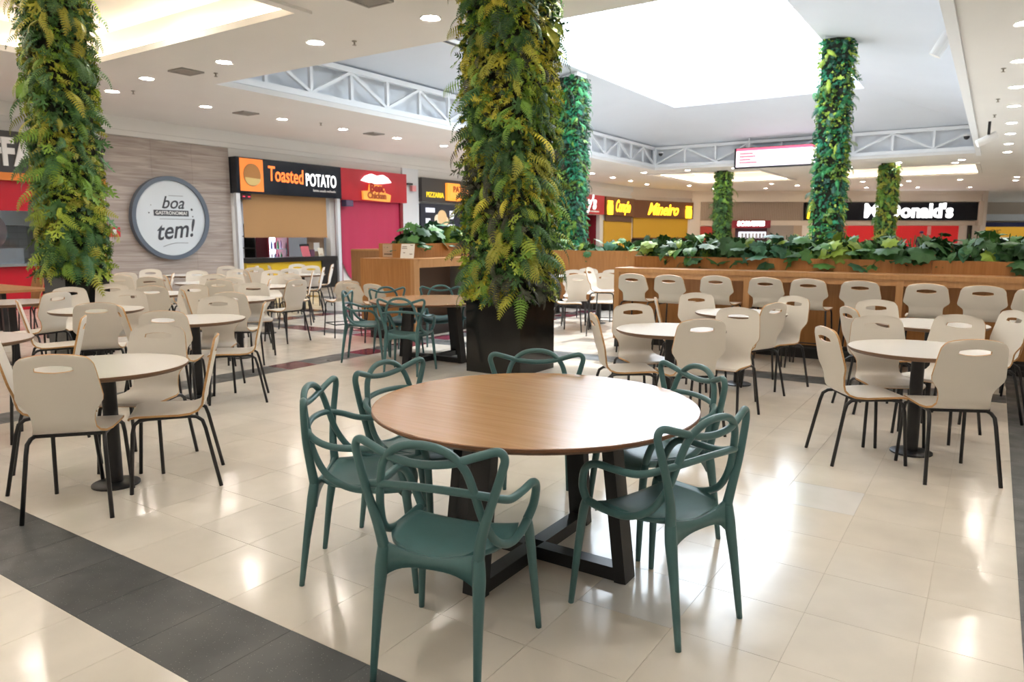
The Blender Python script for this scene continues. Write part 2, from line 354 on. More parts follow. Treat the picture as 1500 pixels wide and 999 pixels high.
for y in (SY0, SY1):
    for k in range(1, NA):
        x, z = arc(k); m = MB(); m.bar((x, y, zb), (x, y, z), .045, .045); m.build('mullion', M_truss, sky)
    m = MB(); m.tube([(arc(k, 20, .62)[0], y, arc(k, 20, .62)[1]) for k in range(21)], .025, 6); m.build('arch_bar', M_truss, sky)
    m = MB(); pts = [(arc(k, 24)[0], arc(k, 24)[1]) for k in range(25)]; m.add([(p[0], y, p[1]) for p in pts], [tuple(range(25))]); m.build('pane', gm, sky)
# recessed downlights
M_lens = mat('downlight_lens', (1, .97, .9), .4, emit=(1, .93, .82), es=84)
def downlight(x, y, z, label, group):
    t = thing('ceiling_downlight', label, 'downlight', (x, y, z), 0, group); return t
ring = MB(); ring.lathe([(.10, 0), (.13, -.012), (.135, 0)], 20); ring_me = ring.mesh('trim_ring', M_white)
lens = MB(); lens.lathe([(.102, -.004), (.102, .004)], 20); lens_me = lens.mesh('lens', M_lens)
rows = [('round recessed downlight in the ceiling row along the shop wall', 'downlights along the shop wall', [(-14, y) for y in (-4.5, -2.5, -.5, 1.5, 3.5, 5.5, 7.6, 9.54, 11.5, 13.4, 15.4, 17.45, 19.5, 21.5, 23.5, 25.6)]+[(-14.67, 28.4), (-14.9, 30.9), (-15.05, 33.2), (-15.3, 35.8)]),
        ('round recessed downlight in the ceiling row before the atrium', 'downlights before the atrium', [(x, 7.35) for x in (-12.4, -10.25, -8.17, -6.08, -4.0, -1.9)]),
        ('round recessed downlight in the ceiling row beside the atrium edge', 'downlights beside the atrium edge', [(.1, y) for y in (1.8, 4.3, 6.8, 9.3, 11.7, 14.1, 16.46, 18.8, 21.5, 23.7, 26.2, 28.7)]),
        ('round recessed downlight in the ceiling just past the far truss', 'downlights past the far truss', [(-12.66, 28.96+.3), (-10.75, 29.3), (-8.86, 29.4), (-6.9, 29.4), (-4.94, 31.2), (-3.19, 30.49), (-1.22, 30.66), (-1.46, 31.7)]),
        ('round downlight in the far ceiling before the food counters', 'downlights before the far counters', [(-13.83, 38.0), (-11.88, 38.7), (-9.8, 38.89), (-7.6, 39.5), (-5.69, 39.95), (-3.76, 40.7), (-1.64, 41.1), (.59, 40.7), (.56, 43.0)]+[(x, y) for x, y in ((-13.5, 41.2), (-11, 42.4), (-8.6, 43.6), (-6.2, 44.9), (-3.8, 46.2), (-1.4, 47.6), (1.5, 46.5), (4, 46.5), (-9, 41), (-4.4, 43.6), (3.2, 52), (1.5, 58), (5, 58))]),  # second list: extra downlights added to brighten the far end
        ('unseen downlight added in the ceiling on the right of the hall', 'added downlights on the right of the hall', [(x, y) for x in (3.2, 6.4) for y in (-4.5, 0, 4.5, 9, 14, 19, 25)]),  # out of view, added beside the camera
        ('unseen downlight added in the ceiling above the wooden round table', 'added downlights above the wooden table', [(x, y) for x in (-5.4, -2.6) for y in (-4.5, -1.5, 1.5, 4.5)]+[(.1, -3.5)])]  # out of view, added above and behind the camera
for lab, grp, pts in rows:
    for x, y in pts:
        t = downlight(x, y, CZ, lab, grp); link('trim_ring', ring_me, t); link('lens', lens_me, t)
for x, y in [(-9.07-.45, 5.21+.4), (-9.5, 2.6), (-10.9, 4.2)]:
    t = downlight(x, y, CZ+.42, 'round recessed downlight inside the raised ceiling cove', 'downlights inside the cove'); link('trim_ring', ring_me, t); link('lens', lens_me, t)
# vents, sprinklers, cameras, spotlights
M_vent = mat('vent_grey', (.35, .34, .32), .5)
for x, y, lab in [(-11.32, 7.39, 'square grey air vent before the atrium corner'), (-13.97, 10.5, 'square grey air vent between shop-wall downlights'), (-13.9, 14.4, 'square grey air vent before the red shop sign'), (-6.2, 6.4, 'square grey air vent above the fern column'), (.9, 12.6, 'square grey air vent right of the atrium')]:
    t = thing('ceiling_vent', lab, 'vent', (x, y, CZ)); m = MB()
    for a, b, c, d in ((-.2, .2, -.2, -.17), (-.2, .2, .17, .2), (-.2, -.17, -.17, .17), (.17, .2, -.17, .17)): m.box(a, b, c, d, -.025, 0)
    m.build('frame', M_vent, t)
    sm = MB(); sm.bar((-.17, 0, -.012), (.17, 0, -.012), .03, .008, up=(0, .5, .8)); sme = sm.mesh('slat', M_vent)
    for k in range(7): link('slat', sme, t, (0, -.15+.05*k, 0))
spk = MB(); spk.lathe([(.035, 0), (.035, -.01), (.012, -.012), (.012, -.05), (.03, -.055), (.03, -.06)], 10); spk_me = spk.mesh('sprinkler', mat('brass_grey', (.3, .28, .24), .4))
for px, py in [(316, 107), (195, 133), (519, 60), (470, 180), (1470, 100), (1462, 145), (1457, 168), (1450, 200), (690, 225)]:
    p = W(px, py, CZ); tag(link('sprinkler', spk_me, None, p), 'small ceiling sprinkler head between the downlights', 'sprinkler', 'ceiling sprinklers')
for p, lab in [((ax0+.25, ay1-.05, 4.85), 'black dome camera in the corner of the atrium trusses'), ((ax1-.3, ay1-.05, 4.75), 'black dome camera at the right end of the far truss')]:
    t = thing('dome_camera', lab, 'camera', p); m = MB(); m.lathe([(.02, -.11), (.06, -.09), (.085, -.05), (.09, 0)], 14); m.build('dome', M_black, t); m = MB(); m.lathe([(.1, 0), (.1, .05)], 14); m.bar((0, 0, .02), (0, .15, .02), .06, .04); m.build('mount', M_white, t)
p = W(1450, 178, CZ); t = thing('spotlight', 'white tube spotlight on a black bracket under the right ceiling', 'spotlight', p)
m = MB(); m.box(-.03, .03, -.03, .03, -.3, 0); m.build('bracket', M_black, t); m = MB(); m.tube([(-.22, 0, -.5), (.16, .1, -.3)], .09, 14); m.build('lamp_head', M_white, t)
p = Vector((ax1-.25, 15.2, 4.9)); t = thing('spotlight', 'small white spotlight fixed to the atrium edge', 'spotlight', p)
m = MB(); m.tube([(-.15, 0, -.25), (.05, 0, .1)], .1, 14); m.build('lamp_head', M_white, t); m = MB(); m.box(.0, .25, -.03, .03, .05, .1); m.build('bracket', M_white, t)
sl_ = thing('slot_diffuser', 'long black slot diffuser in the sloping soffit', 'vent', (-9.6, 12.2, 5.45)); m = MB(); m.box(-.06, .06, -1.4, 1.4, -.03, .03); m.build('slot', M_black, sl_); m = MB(); m.box(-.09, -.06, -1.43, 1.43, -.035, .035); m.box(.06, .09, -1.43, 1.43, -.035, .035); m.build('frame', M_white, sl_)
# ================================================================== FURNITURE
M_lam = mat('white_laminate', (.80, .745, .67), .38, rnd=.02)
M_ply = wood('plywood_edge', (.50, .27, .10), (.62, .36, .16), (3, 3, 60), .5)
M_teal = mat('teal_plastic', (.072, .172, .180), .36, var=.03, vscale=30, bump=.05, bscale=900)
M_blk = mat('black_steel', (.014, .014, .016), .38)
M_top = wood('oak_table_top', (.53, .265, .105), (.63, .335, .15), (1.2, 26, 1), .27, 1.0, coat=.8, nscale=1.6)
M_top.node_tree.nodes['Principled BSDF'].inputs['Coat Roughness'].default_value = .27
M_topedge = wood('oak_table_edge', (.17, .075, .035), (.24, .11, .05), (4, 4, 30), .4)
M_wtop = mat('white_table_top', (.84, .80, .75), .22)
M_oak = wood('oak_veneer', (.37, .155, .042), (.46, .21, .065), (14, 14, 1.0), .42, 1.2, nscale=2.2)
M_oakl = wood('oak_veneer_light', (.46, .225, .085), (.53, .28, .115), (14, 14, 1.0), .42, 1.0, nscale=2.2)
M_plinth = mat('black_plinth', (.015, .014, .014), .3)
def shell(rows, slot, hw, th=.013, curve=.018):
    """bent plywood shell. rows: (y,z,halfwidth,backness); slot=(row index) faces removed in the middle columns"""
    T = [-1, -.86, -.66, -hw, -hw*.5, 0, hw*.5, hw, .66, .86, 1]; nc = len(T); m = MB(); V = []; Bk = []
    n = len(rows)
    for i, (y, z, wd, bk) in enumerate(rows):
        a = rows[max(i-1, 0)]; b = rows[min(i+1, n-1)]; ty, tz = b[0]-a[0], b[1]-a[1]; l = math.hypot(ty, tz); ny, nz = tz/l, -ty/l
        for j, t in enumerate(T):
            yy = y+curve*t*t*bk; zz = z
            if i == n-1: zz += .012*(1-t*t)
            if i == n-2: zz += .006*(1-t*t)
            if slot and i in (slot, slot+1) and abs(t) <= hw+.001:
                mid = (rows[slot][1]+rows[slot+1][1])/2; k = .5 if abs(t) > hw*.9 else (.12 if abs(t) > hw*.4 else 0); zz = z+(mid-z)*k
            V.append((t*wd, yy, zz)); Bk.append((t*wd, yy-ny*-th*-1, zz-nz*-th*-1))
    N = len(V); F0 = []; F1 = []; E = {}
    for i in range(n-1):
        for j in range(nc-1):
            if slot and i == slot and 3 <= j <= 6: continue
            q = (i*nc+j, i*nc+j+1, (i+1)*nc+j+1, (i+1)*nc+j); F0.append(q)
            for a, b in zip(q, q[1:]+q[:1]): E[(a, b)] = 1
    edge = [(a, b) for (a, b) in E if (b, a) not in E]
    m.mi = 0; m.add(V+Bk, F0+[tuple(N+i for i in reversed(f)) for f in F0])
    o = len(m.v)-2*N; m.mi = 1
    for a, b in edge: m.f.append((o+a, o+N+a, o+N+b, o+b)); m.m.append(1)
    return m
def back_rows(y0, z0, y1, z1, wmax, R, wwaist, zslot0, zslot1):
    """rows of the backrest from the waist to the rounded top"""
    out = []
    def at(z): k = (z-z0)/(z1-z0); return y0+(y1-y0)*k
    h = z1-z0
    h = zslot0-z0; zs = []
    for k in range(9):
        q = k/9; a = min(1, q/.42); a = a*a*(3-2*a); zs.append((z0+h*q, wwaist+(wmax-wwaist)*a-.016*max(0, q-.42)/.58))
    zs += [(zslot0, wmax-.016), (zslot1, wmax-.018)]
    zc = z1-R; zs = [q for q in zs if q[1] > 0]
    for z, wd in zs:
        if z > zc: wd = (wmax-.018)-R+math.sqrt(max(0, R*R-(z-zc)**2))
        out.append((at(z), z, wd, 1))
    for a in (.55, .8, 1.0):
        z = zslot1+(z1-zslot1)*a
        wd = (wmax-.018)-R+math.sqrt(max(0, R*R-max(0, z-zc)**2)); out.append((at(z), z, wd, 1))
    return out
def chair_shell(st, zt):
    seat = [(.215, st-.022, .175, 0), (.205, st-.006, .19, 0), (.17, st+.002, .198, 0), (.06, st, .20, 0), (-.06, st-.005, .195, 0), (-.125, st-.003, .18, .1), (-.168, st+.010, .165, .3), (-.195, st+.035, .152, .6), (-.208, st+.07, .15, .9)]
    br = back_rows(-.212, st+.10, -.292, zt, .208, .075, .153, zt-.090, zt-.048)
    rows = seat+br; return rows, len(seat)+9
def make_white_chair(ms=(None, None), name='plywood_chair'):
    t = thing(name, 'x', 'chair'); rows, sl = chair_shell(.462, .895)
    shell(rows, sl, .48).build('seat_shell', [ms[0] or M_lam, ms[1] or M_ply], t, 'auto')
    for s in (-1, 1):
        m = MB(); m.tube([(s*.205, .215, 0), (s*.19, .19, .36), (s*.186, .178, .412), (s*.178, .15, .433), (s*.17, .11, .437), (s*.165, 0, .437)], .0115, 8); m.build('leg', M_blk, t, True)
        m = MB(); m.tube([(s*.215, -.275, 0), (s*.19, -.205, .36), (s*.186, -.19, .41), (s*.178, -.16, .432), (s*.17, -.12, .437), (s*.165, 0, .437)], .0115, 8); m.build('leg', M_blk, t, True)
    m = MB(); m.bar((-.165, .03, .436), (.165, .03, .436), .02, .016); m.bar((-.165, -.12, .436), (.165, -.12, .436), .02, .016); m.build('cross_bar', M_blk, t)
    return t
def make_stool(st, zt, name='counter_stool'):
    t = thing(name, 'x', 'stool'); rows, sl = chair_shell(st, zt)
    shell(rows, sl, .46).build('seat_shell', [M_lam, M_ply], t, 'auto')
    zr = st-.025
    for s in (-1, 1):
        for f in (1, -1):
            m = MB(); m.tube([(s*.215, f*.215-.02, 0), (s*.185, f*.18-.01, zr-.04), (s*.18, f*.165-.01, zr-.008), (s*.17, f*.12, zr), (s*.165, 0, zr)], .010, 8); m.build('leg', M_blk, t, True)
    m = MB(); z = st*.36; q = .2
    for a, b in (((-q, q-.02), (q, q-.02)), ((-q, -q-.02), (q, -q-.02)), ((-q, -q-.02), (-q, q-.02)), ((q, -q-.02), (q, q-.02))): m.tube([(*a, z), (*b, z)], .008, 6)
    m.build('foot_rest', M_blk, t, True)
    return t
def make_white_table():
    t = thing('pedestal_table', 'x', 'table'); m = MB(); R = .45
    m.mi = 0; m.lathe([(R-.003, .7385), (R-.003, .74)], 40); m.mi = 1; m.lathe([(R-.05, .705), (R-.02, .712), (R, .728), (R, .737), (R-.002, .739)], 40); m.build('table_top', [M_wtop, mat('table_edge_brown', (.20, .11, .06), .5)], t, 'auto')
    m = MB(); m.lathe([(.042, .012), (.042, .70)], 20); m.build('post', M_blk, t, 'auto')
    m = MB(); m.lathe([(.135, 0), (.135, .010), (.12, .016), (.05, .02)], 28); m.build('base_plate', M_blk, t, 'auto')
    m = MB(); m.bar((-.25, 0, .698), (.25, 0, .698), .05, .015); m.bar((0, -.25, .698), (0, .25, .698), .05, .015); m.build('top_bracket', M_blk, t)
    return t
# --- teal armchair with three interlaced back loops
def make_teal_chair():
    t = thing('teal_armchair', 'x', 'chair')
    nx, ny = 14, 14; V = []; Fc = []
    def sp(u, v):        # u,v in -1..1, rounded-square plan
        k = .16*(u*u)*(v*v); x = u*(.218-.045*(v < 0)*v*v)*(1-k); y = v*.208*(1-k)+.005
        z = .452-.014*(1-u*u)*(1-.3*v)-(.045*max(0, v-.55)**2/.2)+.035*max(0, -v-.5)**2*4*.25+.012*u*u
        return x, y, z
    for i in range(nx+1):
        for j in range(ny+1): V.append(sp(-1+2*i/nx, -1+2*j/ny))
    N = len(V)
    for i in range(nx):
        for j in range(ny): a = i*(ny+1)+j; Fc.append((a, a+ny+1, a+ny+2, a+1))
    m = MB(); V2 = [(x*.985, y*.985, z-.02) for x, y, z in V]
    m.add(V+V2, Fc+[tuple(N+i for i in reversed(f)) for f in Fc]); o = 0
    ring = [j for j in range(ny+1)]+[i*(ny+1)+ny for i in range(1, nx+1)]+[nx*(ny+1)+j for j in range(ny-1, -1, -1)]+[i*(ny+1) for i in range(nx-1, 0, -1)]
    for a, b in zip(ring, ring[1:]+ring[:1]): m.f.append((a, b, N+b, N+a)); m.m.append(0)
    # scooped apron between the rear legs, hanging from the rear edge of the seat
    n = 14; top = []; bot = []
    for k in range(n+1):
        u = -1+2*k/n; x = u*.172; y = -.204-.006*(1-u*u); zt_ = sp(u, -1)[2]+.002; zb_ = .405-.055*abs(u)**3; top.append((x, y, zt_)); bot.append((x, y-.004, zb_))
    o = len(m.v); m.v += top+bot+[(x, y+.016, z) for x, y, z in top]+[(x, y+.016, z) for x, y, z in bot]; c = n+1
    for k in range(n):
        for q in ((k, k+1, c+k+1, c+k), (2*c+k, 3*c+k, 3*c+k+1, 2*c+k+1), (c+k, c+k+1, 3*c+k+1, 3*c+k), (k, 2*c+k, 2*c+k+1, k+1)): m.f.append(tuple(o+w_ for w_ in q)); m.m.append(0)
    m.build('seat', M_teal, t, True)
    for s in (-1, 1):
        P = smooth_pts([(s*.250, .240, 0), (s*.234, .222, .22), (s*.222, .203, .40), (s*.217, .19, .455)], 4); m = MB(); m.tube(P, lerp_list([.0115, .016, .019, .017], len(P)), 10); m.build('leg', M_teal, t, True)
        P = smooth_pts([(s*.190, -.268, 0), (s*.184, -.238, .22), (s*.178, -.210, .39), (s*.172, -.2, .46)], 4); m = MB(); m.tube(P, lerp_list([.0115, .0165, .023, .021], len(P)), 10); m.build('leg', M_teal, t, True)
    def loop(name, half, r):
        P = half+[(-x, y, z) for x, y, z in reversed(half[:-1])]; P = smooth_pts(P, 5); m = MB(); n = len(P)
        m.tube(P, lerp_list(r+r[-2::-1], n), 10); m.build(name, M_teal, t, True)
    # tall oval loop, runs forward along the seat side to the front legs
    loop('oval_back_loop', [(-.218, .185, .452), (-.224, .09, .446), (-.222, -.03, .452), (-.207, -.13, .50), (-.187, -.19, .59), (-.168, -.220, .69), (-.142, -.240, .775), (-.083, -.256, .830), (0, -.262, .846)], [.018, .015, .0145, .0145, .0145])
    # eared loop: rises from the rear legs out to the ears, dips along the top
    loop('eared_back_loop', [(-.172, -.2, .455), (-.188, -.209, .54), (-.222, -.214, .65), (-.256, -.209, .76), (-.266, -.206, .808), (-.246, -.211, .831), (-.195, -.227, .819), (-.10, -.249, .790), (0, -.255, .780)], [.021, .0155, .0145, .0145, .014])
    # arm loop: rises from the front legs, becomes the arms and the low back band
    loop('arm_loop', [(-.217, .192, .455), (-.243, .188, .52), (-.262, .155, .60), (-.266, .095, .635), (-.26, .0, .635), (-.25, -.10, .640), (-.230, -.175, .665), (-.15, -.228, .69), (0, -.246, .70)], [.018, .0155, .0145, .0145, .0135])
    return t
def make_round_table():
    t = thing('round_wood_table', 'x', 'table'); R = .745
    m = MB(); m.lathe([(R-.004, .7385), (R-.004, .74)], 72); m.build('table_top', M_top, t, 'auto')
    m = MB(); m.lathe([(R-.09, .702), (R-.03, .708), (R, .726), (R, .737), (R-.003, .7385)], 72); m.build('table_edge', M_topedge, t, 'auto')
    for k in range(4):
        a = k*math.pi/2; c, s = math.cos(a), math.sin(a)
        m = MB(); m.bar((c*.47, s*.47, .0), (c*.385, s*.385, .70), .10, .055, up=(c, s, 0)); m.build('leg', M_blk, t)
        m = MB(); m.bar((c*.035, s*.035, .0301), (c*.445, s*.445, .0301), .075, .06); m.build('floor_beam', M_blk, t)
        m = MB(); m.bar((c*.03, s*.03, .686), (c*.40, s*.40, .686), .08, .03); m.build('top_beam', M_blk, t)
    return t
# ---------------------------------------------------------------- place the wooden tables and their armchairs
T1 = Vector((-1.72, 2.79, 0)); T2 = Vector((-5.70, 6.82, 0))
rt = make_round_table(); rt.location = T1; rt['label'] = 'round oak table on black crossed legs in the foreground'
r2 = dup(rt, T2, 0, 'round oak table on black crossed legs between fern column and planter bar')
tc = make_teal_chair(); first = True
def face(frm, to, extra=0):
    d = to-frm; return math.atan2(-d.x, d.y)+extra
def put_teal(T, ang, r, extra, label, group):
    global first
    a = math.radians(ang); p = T+Vector((math.cos(a)*r, math.sin(a)*r, 0)); rz = face(p, T, math.radians(extra))
    if first: tc.location = p; tc.rotation_euler = (0, 0, rz); tc['label'] = label; tc['group'] = group; first = False; return tc
    return dup(tc, p, rz, label, group)
G1 = 'teal armchairs around the foreground oak table'; G2 = 'teal armchairs around the oak table by the planter'
put_teal(T1, -78, .86, 3, 'teal plastic armchair at the foreground oak table, back turned, beside the dark strip', G1)
put_teal(T1, -12, .69, -6, 'teal plastic armchair at the foreground oak table, between two others on the open floor side', G1)
put_teal(T1, 56, .66, 0, 'teal plastic armchair at the foreground oak table, towards the white tables by the bar', G1)
put_teal(T1, 121, .62, 0, 'teal plastic armchair at the foreground oak table, before the black column base', G1)
put_teal(T1, -178, .66, 0, 'teal plastic armchair at the foreground oak table, on the column side of its left pair', G1)
put_teal(T1, -137, .76, -10, 'teal plastic armchair at the foreground oak table, on the shop side beside the dark strip', G1)
for ang, r, w_ in ((-143, .80, 'on the open floor side'), (170, .70, 'on the shop-wall side'), (122, .74, 'before the oak end block'), (68, .76, 'towards the open bar niche'), (-68, .86, 'tucked beside the column base')):
    put_teal(T2, ang, r, random.uniform(-8, 8), 'teal plastic armchair at the oak table beyond the fern column, '+w_, G2)
# ---------------------------------------------------------------- white tables
LT = {'L1': (-4.38, 2.22), 'L7': (-6.38, 2.2), 'L2': (-6.2, 3.98), 'L6': (-7.88, 3.94), 'L8': (-9.65, 3.85), 'L3': (-7.79, 5.6), 'L5': (-9.45, 5.55),
      'L4': (-9.45, 7.3), 'L10': (-11.05, 7.3), 'L11': (-12.7, 7.1), 'L12': (-11.75, 10.0), 'L13': (-13.5, 8.6), 'L14': (-13.5, 10.6), 'R1': (-.38, 5.66), 'R3': (-2.2, 5.72), 'R4': (-2.1, 7.38), 'R2': (-.42, 7.36), 'C5': (-5.7, 11.35), 'C6': (-7.15, 12.45)}
DESC = {'L1': 'inner table in the first row', 'L7': 'outer table in the first row', 'L2': 'inner table in the second row', 'L6': 'middle table in the second row', 'L8': 'outer table in the second row',
        'L3': 'inner table in the third row', 'L5': 'outer table in the third row', 'L4': 'inner table in the fourth row', 'L10': 'middle table in the fourth row', 'L11': 'outer table in the fourth row',
        'L12': 'inner table in the fifth row', 'L13': 'outer table in the fifth row', 'L14': 'table nearest the yellow counter', 'R1': 'front table by the dark edge', 'R3': 'front table by the fern column', 'R4': 'bar-side table by the fern column', 'R2': 'bar-side table by the dark edge', 'C5': 'front table inside the planters', 'C6': 'back table inside the planters'}
pt = make_white_table(); k0 = True
for k, (x, y) in LT.items():
    lab = 'round white pedestal table, ' + DESC[k] + (' left of the fern column' if k[0] == 'L' else '')
    if k0: pt.location = (x, y, 0); pt['label'] = lab; pt['group'] = 'white pedestal tables'; k0 = False
    else: dup(pt, (x, y, 0), random.uniform(0, 1.5), lab, 'white pedestal tables')
# ---------------------------------------------------------------- white chairs: back-top pixel and heading seen from the camera (0 = facing away, 90 = facing right)
CH_L = [(75, 519, 18), (-12, 496, 95), (240, 476, 205), (318, 489, 272), (237, 455, 15), (388, 442, 272), (323, 427, 18), (294, 437, 192), (266, 424, 85), (284, 416, 205), (358, 417, 178), (340, 410, 12),
        (328, 406, 350), (318, 401, 185), (288, 396, 170), (332, 389.5, 350), (348, 394, 190), (360, 396, 75), (372, 391.5, 10), (388, 389, 285), (398, 388.5, 80), (404, 395.5, 185), (404, 403, 15), (424, 393, 340), (431, 386.5, 180),
        (449, 388.5, 355), (474, 387, 280), (467, 391, 278), (459, 396.5, 272), (421, 408, 272), (436, 409, 318), (73, 421, 165), (84, 427, 320), (24, 440, 92), (140, 443, 5), (124, 462, 275), (173, 447, 82), (166, 428, 182),
        (185, 419, 12), (177, 415, 175), (178, 399, 355), (158, 397, 180), (208, 402, 8), (220, 394, 180), (230, 405, 15), (240, 403, 80), (255, 400, 275), (305, 400, 5)]
CH_R = [(1207, 478, 67), (1432, 497, 335), (1303, 465, 160), (1408, 461, 203), (1246, 448, 66), (1299, 442, 165), (1467, 452, 238), (1512, 452, 262), (867, 458, 80), (932, 445, 160), (1030, 467, 338), (970, 434, 88), (1020, 429, 165), (1083, 450, 200), (1139, 443, 305), (1149, 434, 218),
        (845, 402, 352), (841, 395, 178), (857, 392.5, 180), (873, 398, 185), (897, 395, 205), (806, 402, 92)]
wc = make_white_chair(); k0 = True
def side_word(d, right):
    k = round(math.degrees(math.atan2(d.y, d.x))/45) % 8
    return (('open side', 'open bar corner', 'bar side', 'column bar corner', 'column side', 'column front corner', 'front side', 'open front corner') if right else ('inner side', 'inner far corner', 'far side', 'shop far corner', 'shop side', 'shop strip corner', 'strip side', 'inner strip corner'))[k]
def white_at(px, py, phi, proto, ztop, back):
    a = math.radians(phi)+math.atan((px-750)/F); f = FWD*math.cos(a)+RGT*math.sin(a); p = W(px, py, ztop); q = Vector((p.x, p.y, 0))+f*back
    return q, math.atan2(-f.x, f.y)
spots = []
for lst, right in ((CH_L, 0), (CH_R, 1)):
    for px, py, phi in lst:
        q, rz = white_at(px, py, phi, wc, .905, .292); f_ = Vector((-math.sin(rz), math.cos(rz), 0)); spots.append([q, q.copy(), rz, f_, Vector((f_.y, -f_.x, 0)), right])
def push(sp, e, r):
    if e.length < r: sp[0] = sp[0]+(e.normalized() if e.length > .01 else Vector((1, 0, 0)))*(r-e.length)
for it in range(60):                          # settle: chairs apart, no backrest inside a table top, no seat inside a post
    for a, sp in enumerate(spots):
        if it < 40: sp[0] = sp[0]+(sp[1]-sp[0])*.04
        for b, so in enumerate(spots):
            if a != b:
                push(sp, sp[0]-so[0], .47); push(sp, (sp[0]-sp[3]*.2)-(so[0]-so[3]*.2), .42)
        for tk in LT.values():
            tv = Vector((*tk, 0))
            for off in (-sp[3]*.26, -sp[3]*.26+sp[4]*.2, -sp[3]*.26-sp[4]*.2): push(sp, sp[0]+off-tv, .485)
            push(sp, sp[0]-tv, .31)
        push(sp, sp[0]-Vector((-9.8, 4.68, 0)), .66)
for q, q0, rz, f_, s_, right in spots:
    key = min((k for k in LT if (k[0] != 'L') == bool(right)), key=lambda k: (Vector((*LT[k], 0))-q).length)
    d = q-Vector((*LT[key], 0))
    lab = 'white plywood chair on the %s of the %s' % (side_word(d, right), DESC[key]); grp = 'white chairs at the '+DESC[key]
    if k0: wc.location = q; wc.rotation_euler = (0, 0, rz); wc['label'] = lab; wc['group'] = grp; k0 = False
    else: dup(wc, q, rz, lab, grp)
# wooden chairs and table before the red shop front
M_bw = wood('brown_wood', (.33, .15, .05), (.42, .21, .08), (10, 10, 1.5), .45)
bc = make_white_chair((M_bw, M_ply), 'wooden_chair'); k0 = True
WT = CW(-7.75, 10.95)
for dx_, dy_, rz, w_ in [(-.55, .52, math.pi, 'on its shop end, wall side'), (-.05, .52, math.pi, 'in the middle, wall side'), (.46, .52, math.pi, 'on its inner end, wall side'), (-.3, -.52, 0, 'on its shop end, strip side'), (.3, -.52, .1, 'on its inner end, strip side')]:
    q = WT+Vector((dx_, dy_, 0)); lab = 'brown wooden chair at the long brown table, '+w_
    if k0: bc.location = q; bc.rotation_euler = (0, 0, rz); bc['label'] = lab; bc['group'] = 'brown chairs before the red shop'; k0 = False
    else: dup(bc, q, rz, lab, 'brown chairs before the red shop')
t = thing('wooden_table', 'long brown wooden table before the red shop front', 'table', (WT.x, WT.y, 0), 0); m = MB(); m.box(-.9, .9, -.35, .35, .71, .745); m.build('table_top', M_bw, t)
for sx in (-.8, .8):
    for sy in (-.28, .28): m = MB(); m.box(sx-.03, sx+.03, sy-.03, sy+.03, 0, .71); m.build('leg', M_blk, t)
# ---------------------------------------------------------------- planter bars
def panel_box(t, name, x0, x1, y0, y1, z0, z1, m): q = MB(); q.box(x0, x1, y0, y1, z0, z1); return q.build(name, m, t)
# right bar: shelf in front of a raised planter, posts under the shelf
BX0, BX1, BY = -4.30, 4.6, 9.02
t = thing('planter_bar', 'long oak bar with raised planter box and counter stools', 'bar counter', (0, 0, 0))
panel_box(t, 'back_panel', BX0+.07, BX1, BY+.42, BY+.46, .17, 1.0, M_oak)
panel_box(t, 'plinth', BX0+.02, BX1, BY+.44, BY+1.1, 0, .17, M_plinth)
panel_box(t, 'end_post', BX0, BX0+.075, BY, BY+1.15, .12, 1.03, M_oakl); panel_box(t, 'end_plinth', BX0+.01, BX0+.06, BY+.02, BY+1.1, .0, .12, M_plinth)
panel_box(t, 'shelf', BX0, BX1, BY, BY+.48, 1.03, 1.085, M_oakl); panel_box(t, 'shelf_apron', BX0+.075, BX1, BY+.02, BY+.05, .96, 1.03, M_oakl)
for x in (-2.55, -.88, .8, 2.5): panel_box(t, 'shelf_post', x, x+.075, BY+.01, BY+.42, .0, 1.03, M_oakl)
for k in range(5):
    a = BX0+.12+k*1.8; panel_box(t, 'planter_panel', a+.002, min(a+1.798, BX1), BY+.46, BY+.50, 1.085, 1.235, M_oak)
panel_box(t, 'planter_back', BX0+.12, BX1, BY+1.12, BY+1.16, .17, 1.235, M_oak); panel_box(t, 'planter_end', BX0+.08, BX0+.12, BY+.46, BY+1.16, 1.085, 1.235, M_oak)
M_soil = mat('dark_soil', (.03, .022, .015), .9, bump=.5, bscale=60); panel_box(t, 'soil', BX0+.12, BX1, BY+.5, BY+1.12, 1.05, 1.16, M_soil)
# planter across the back of the inner court
t = thing('planter_bar', 'oak planter wall with black plinth across the inner court', 'planter', (0, 0, 0))
for k in range(4): panel_box(t, 'front_panel', -9.4+k*1.6+.002, -9.4+(k+1)*1.6-.002, 13.4, 13.44, .2, 1.22, M_oak)
panel_box(t, 'plinth', -9.4, -3.0, 13.46, 14.1, 0, .2, M_plinth); panel_box(t, 'back_panel', -9.4, -3.0, 14.1, 14.14, 0, 1.22, M_oak); panel_box(t, 'soil', -9.4, -3.0, 13.44, 14.1, 1.05, 1.14, M_soil)
for x in (-9.4, -3.04): panel_box(t, 'end_panel', x, x+.04, 13.44, 14.1, .2, 1.22, M_oak)
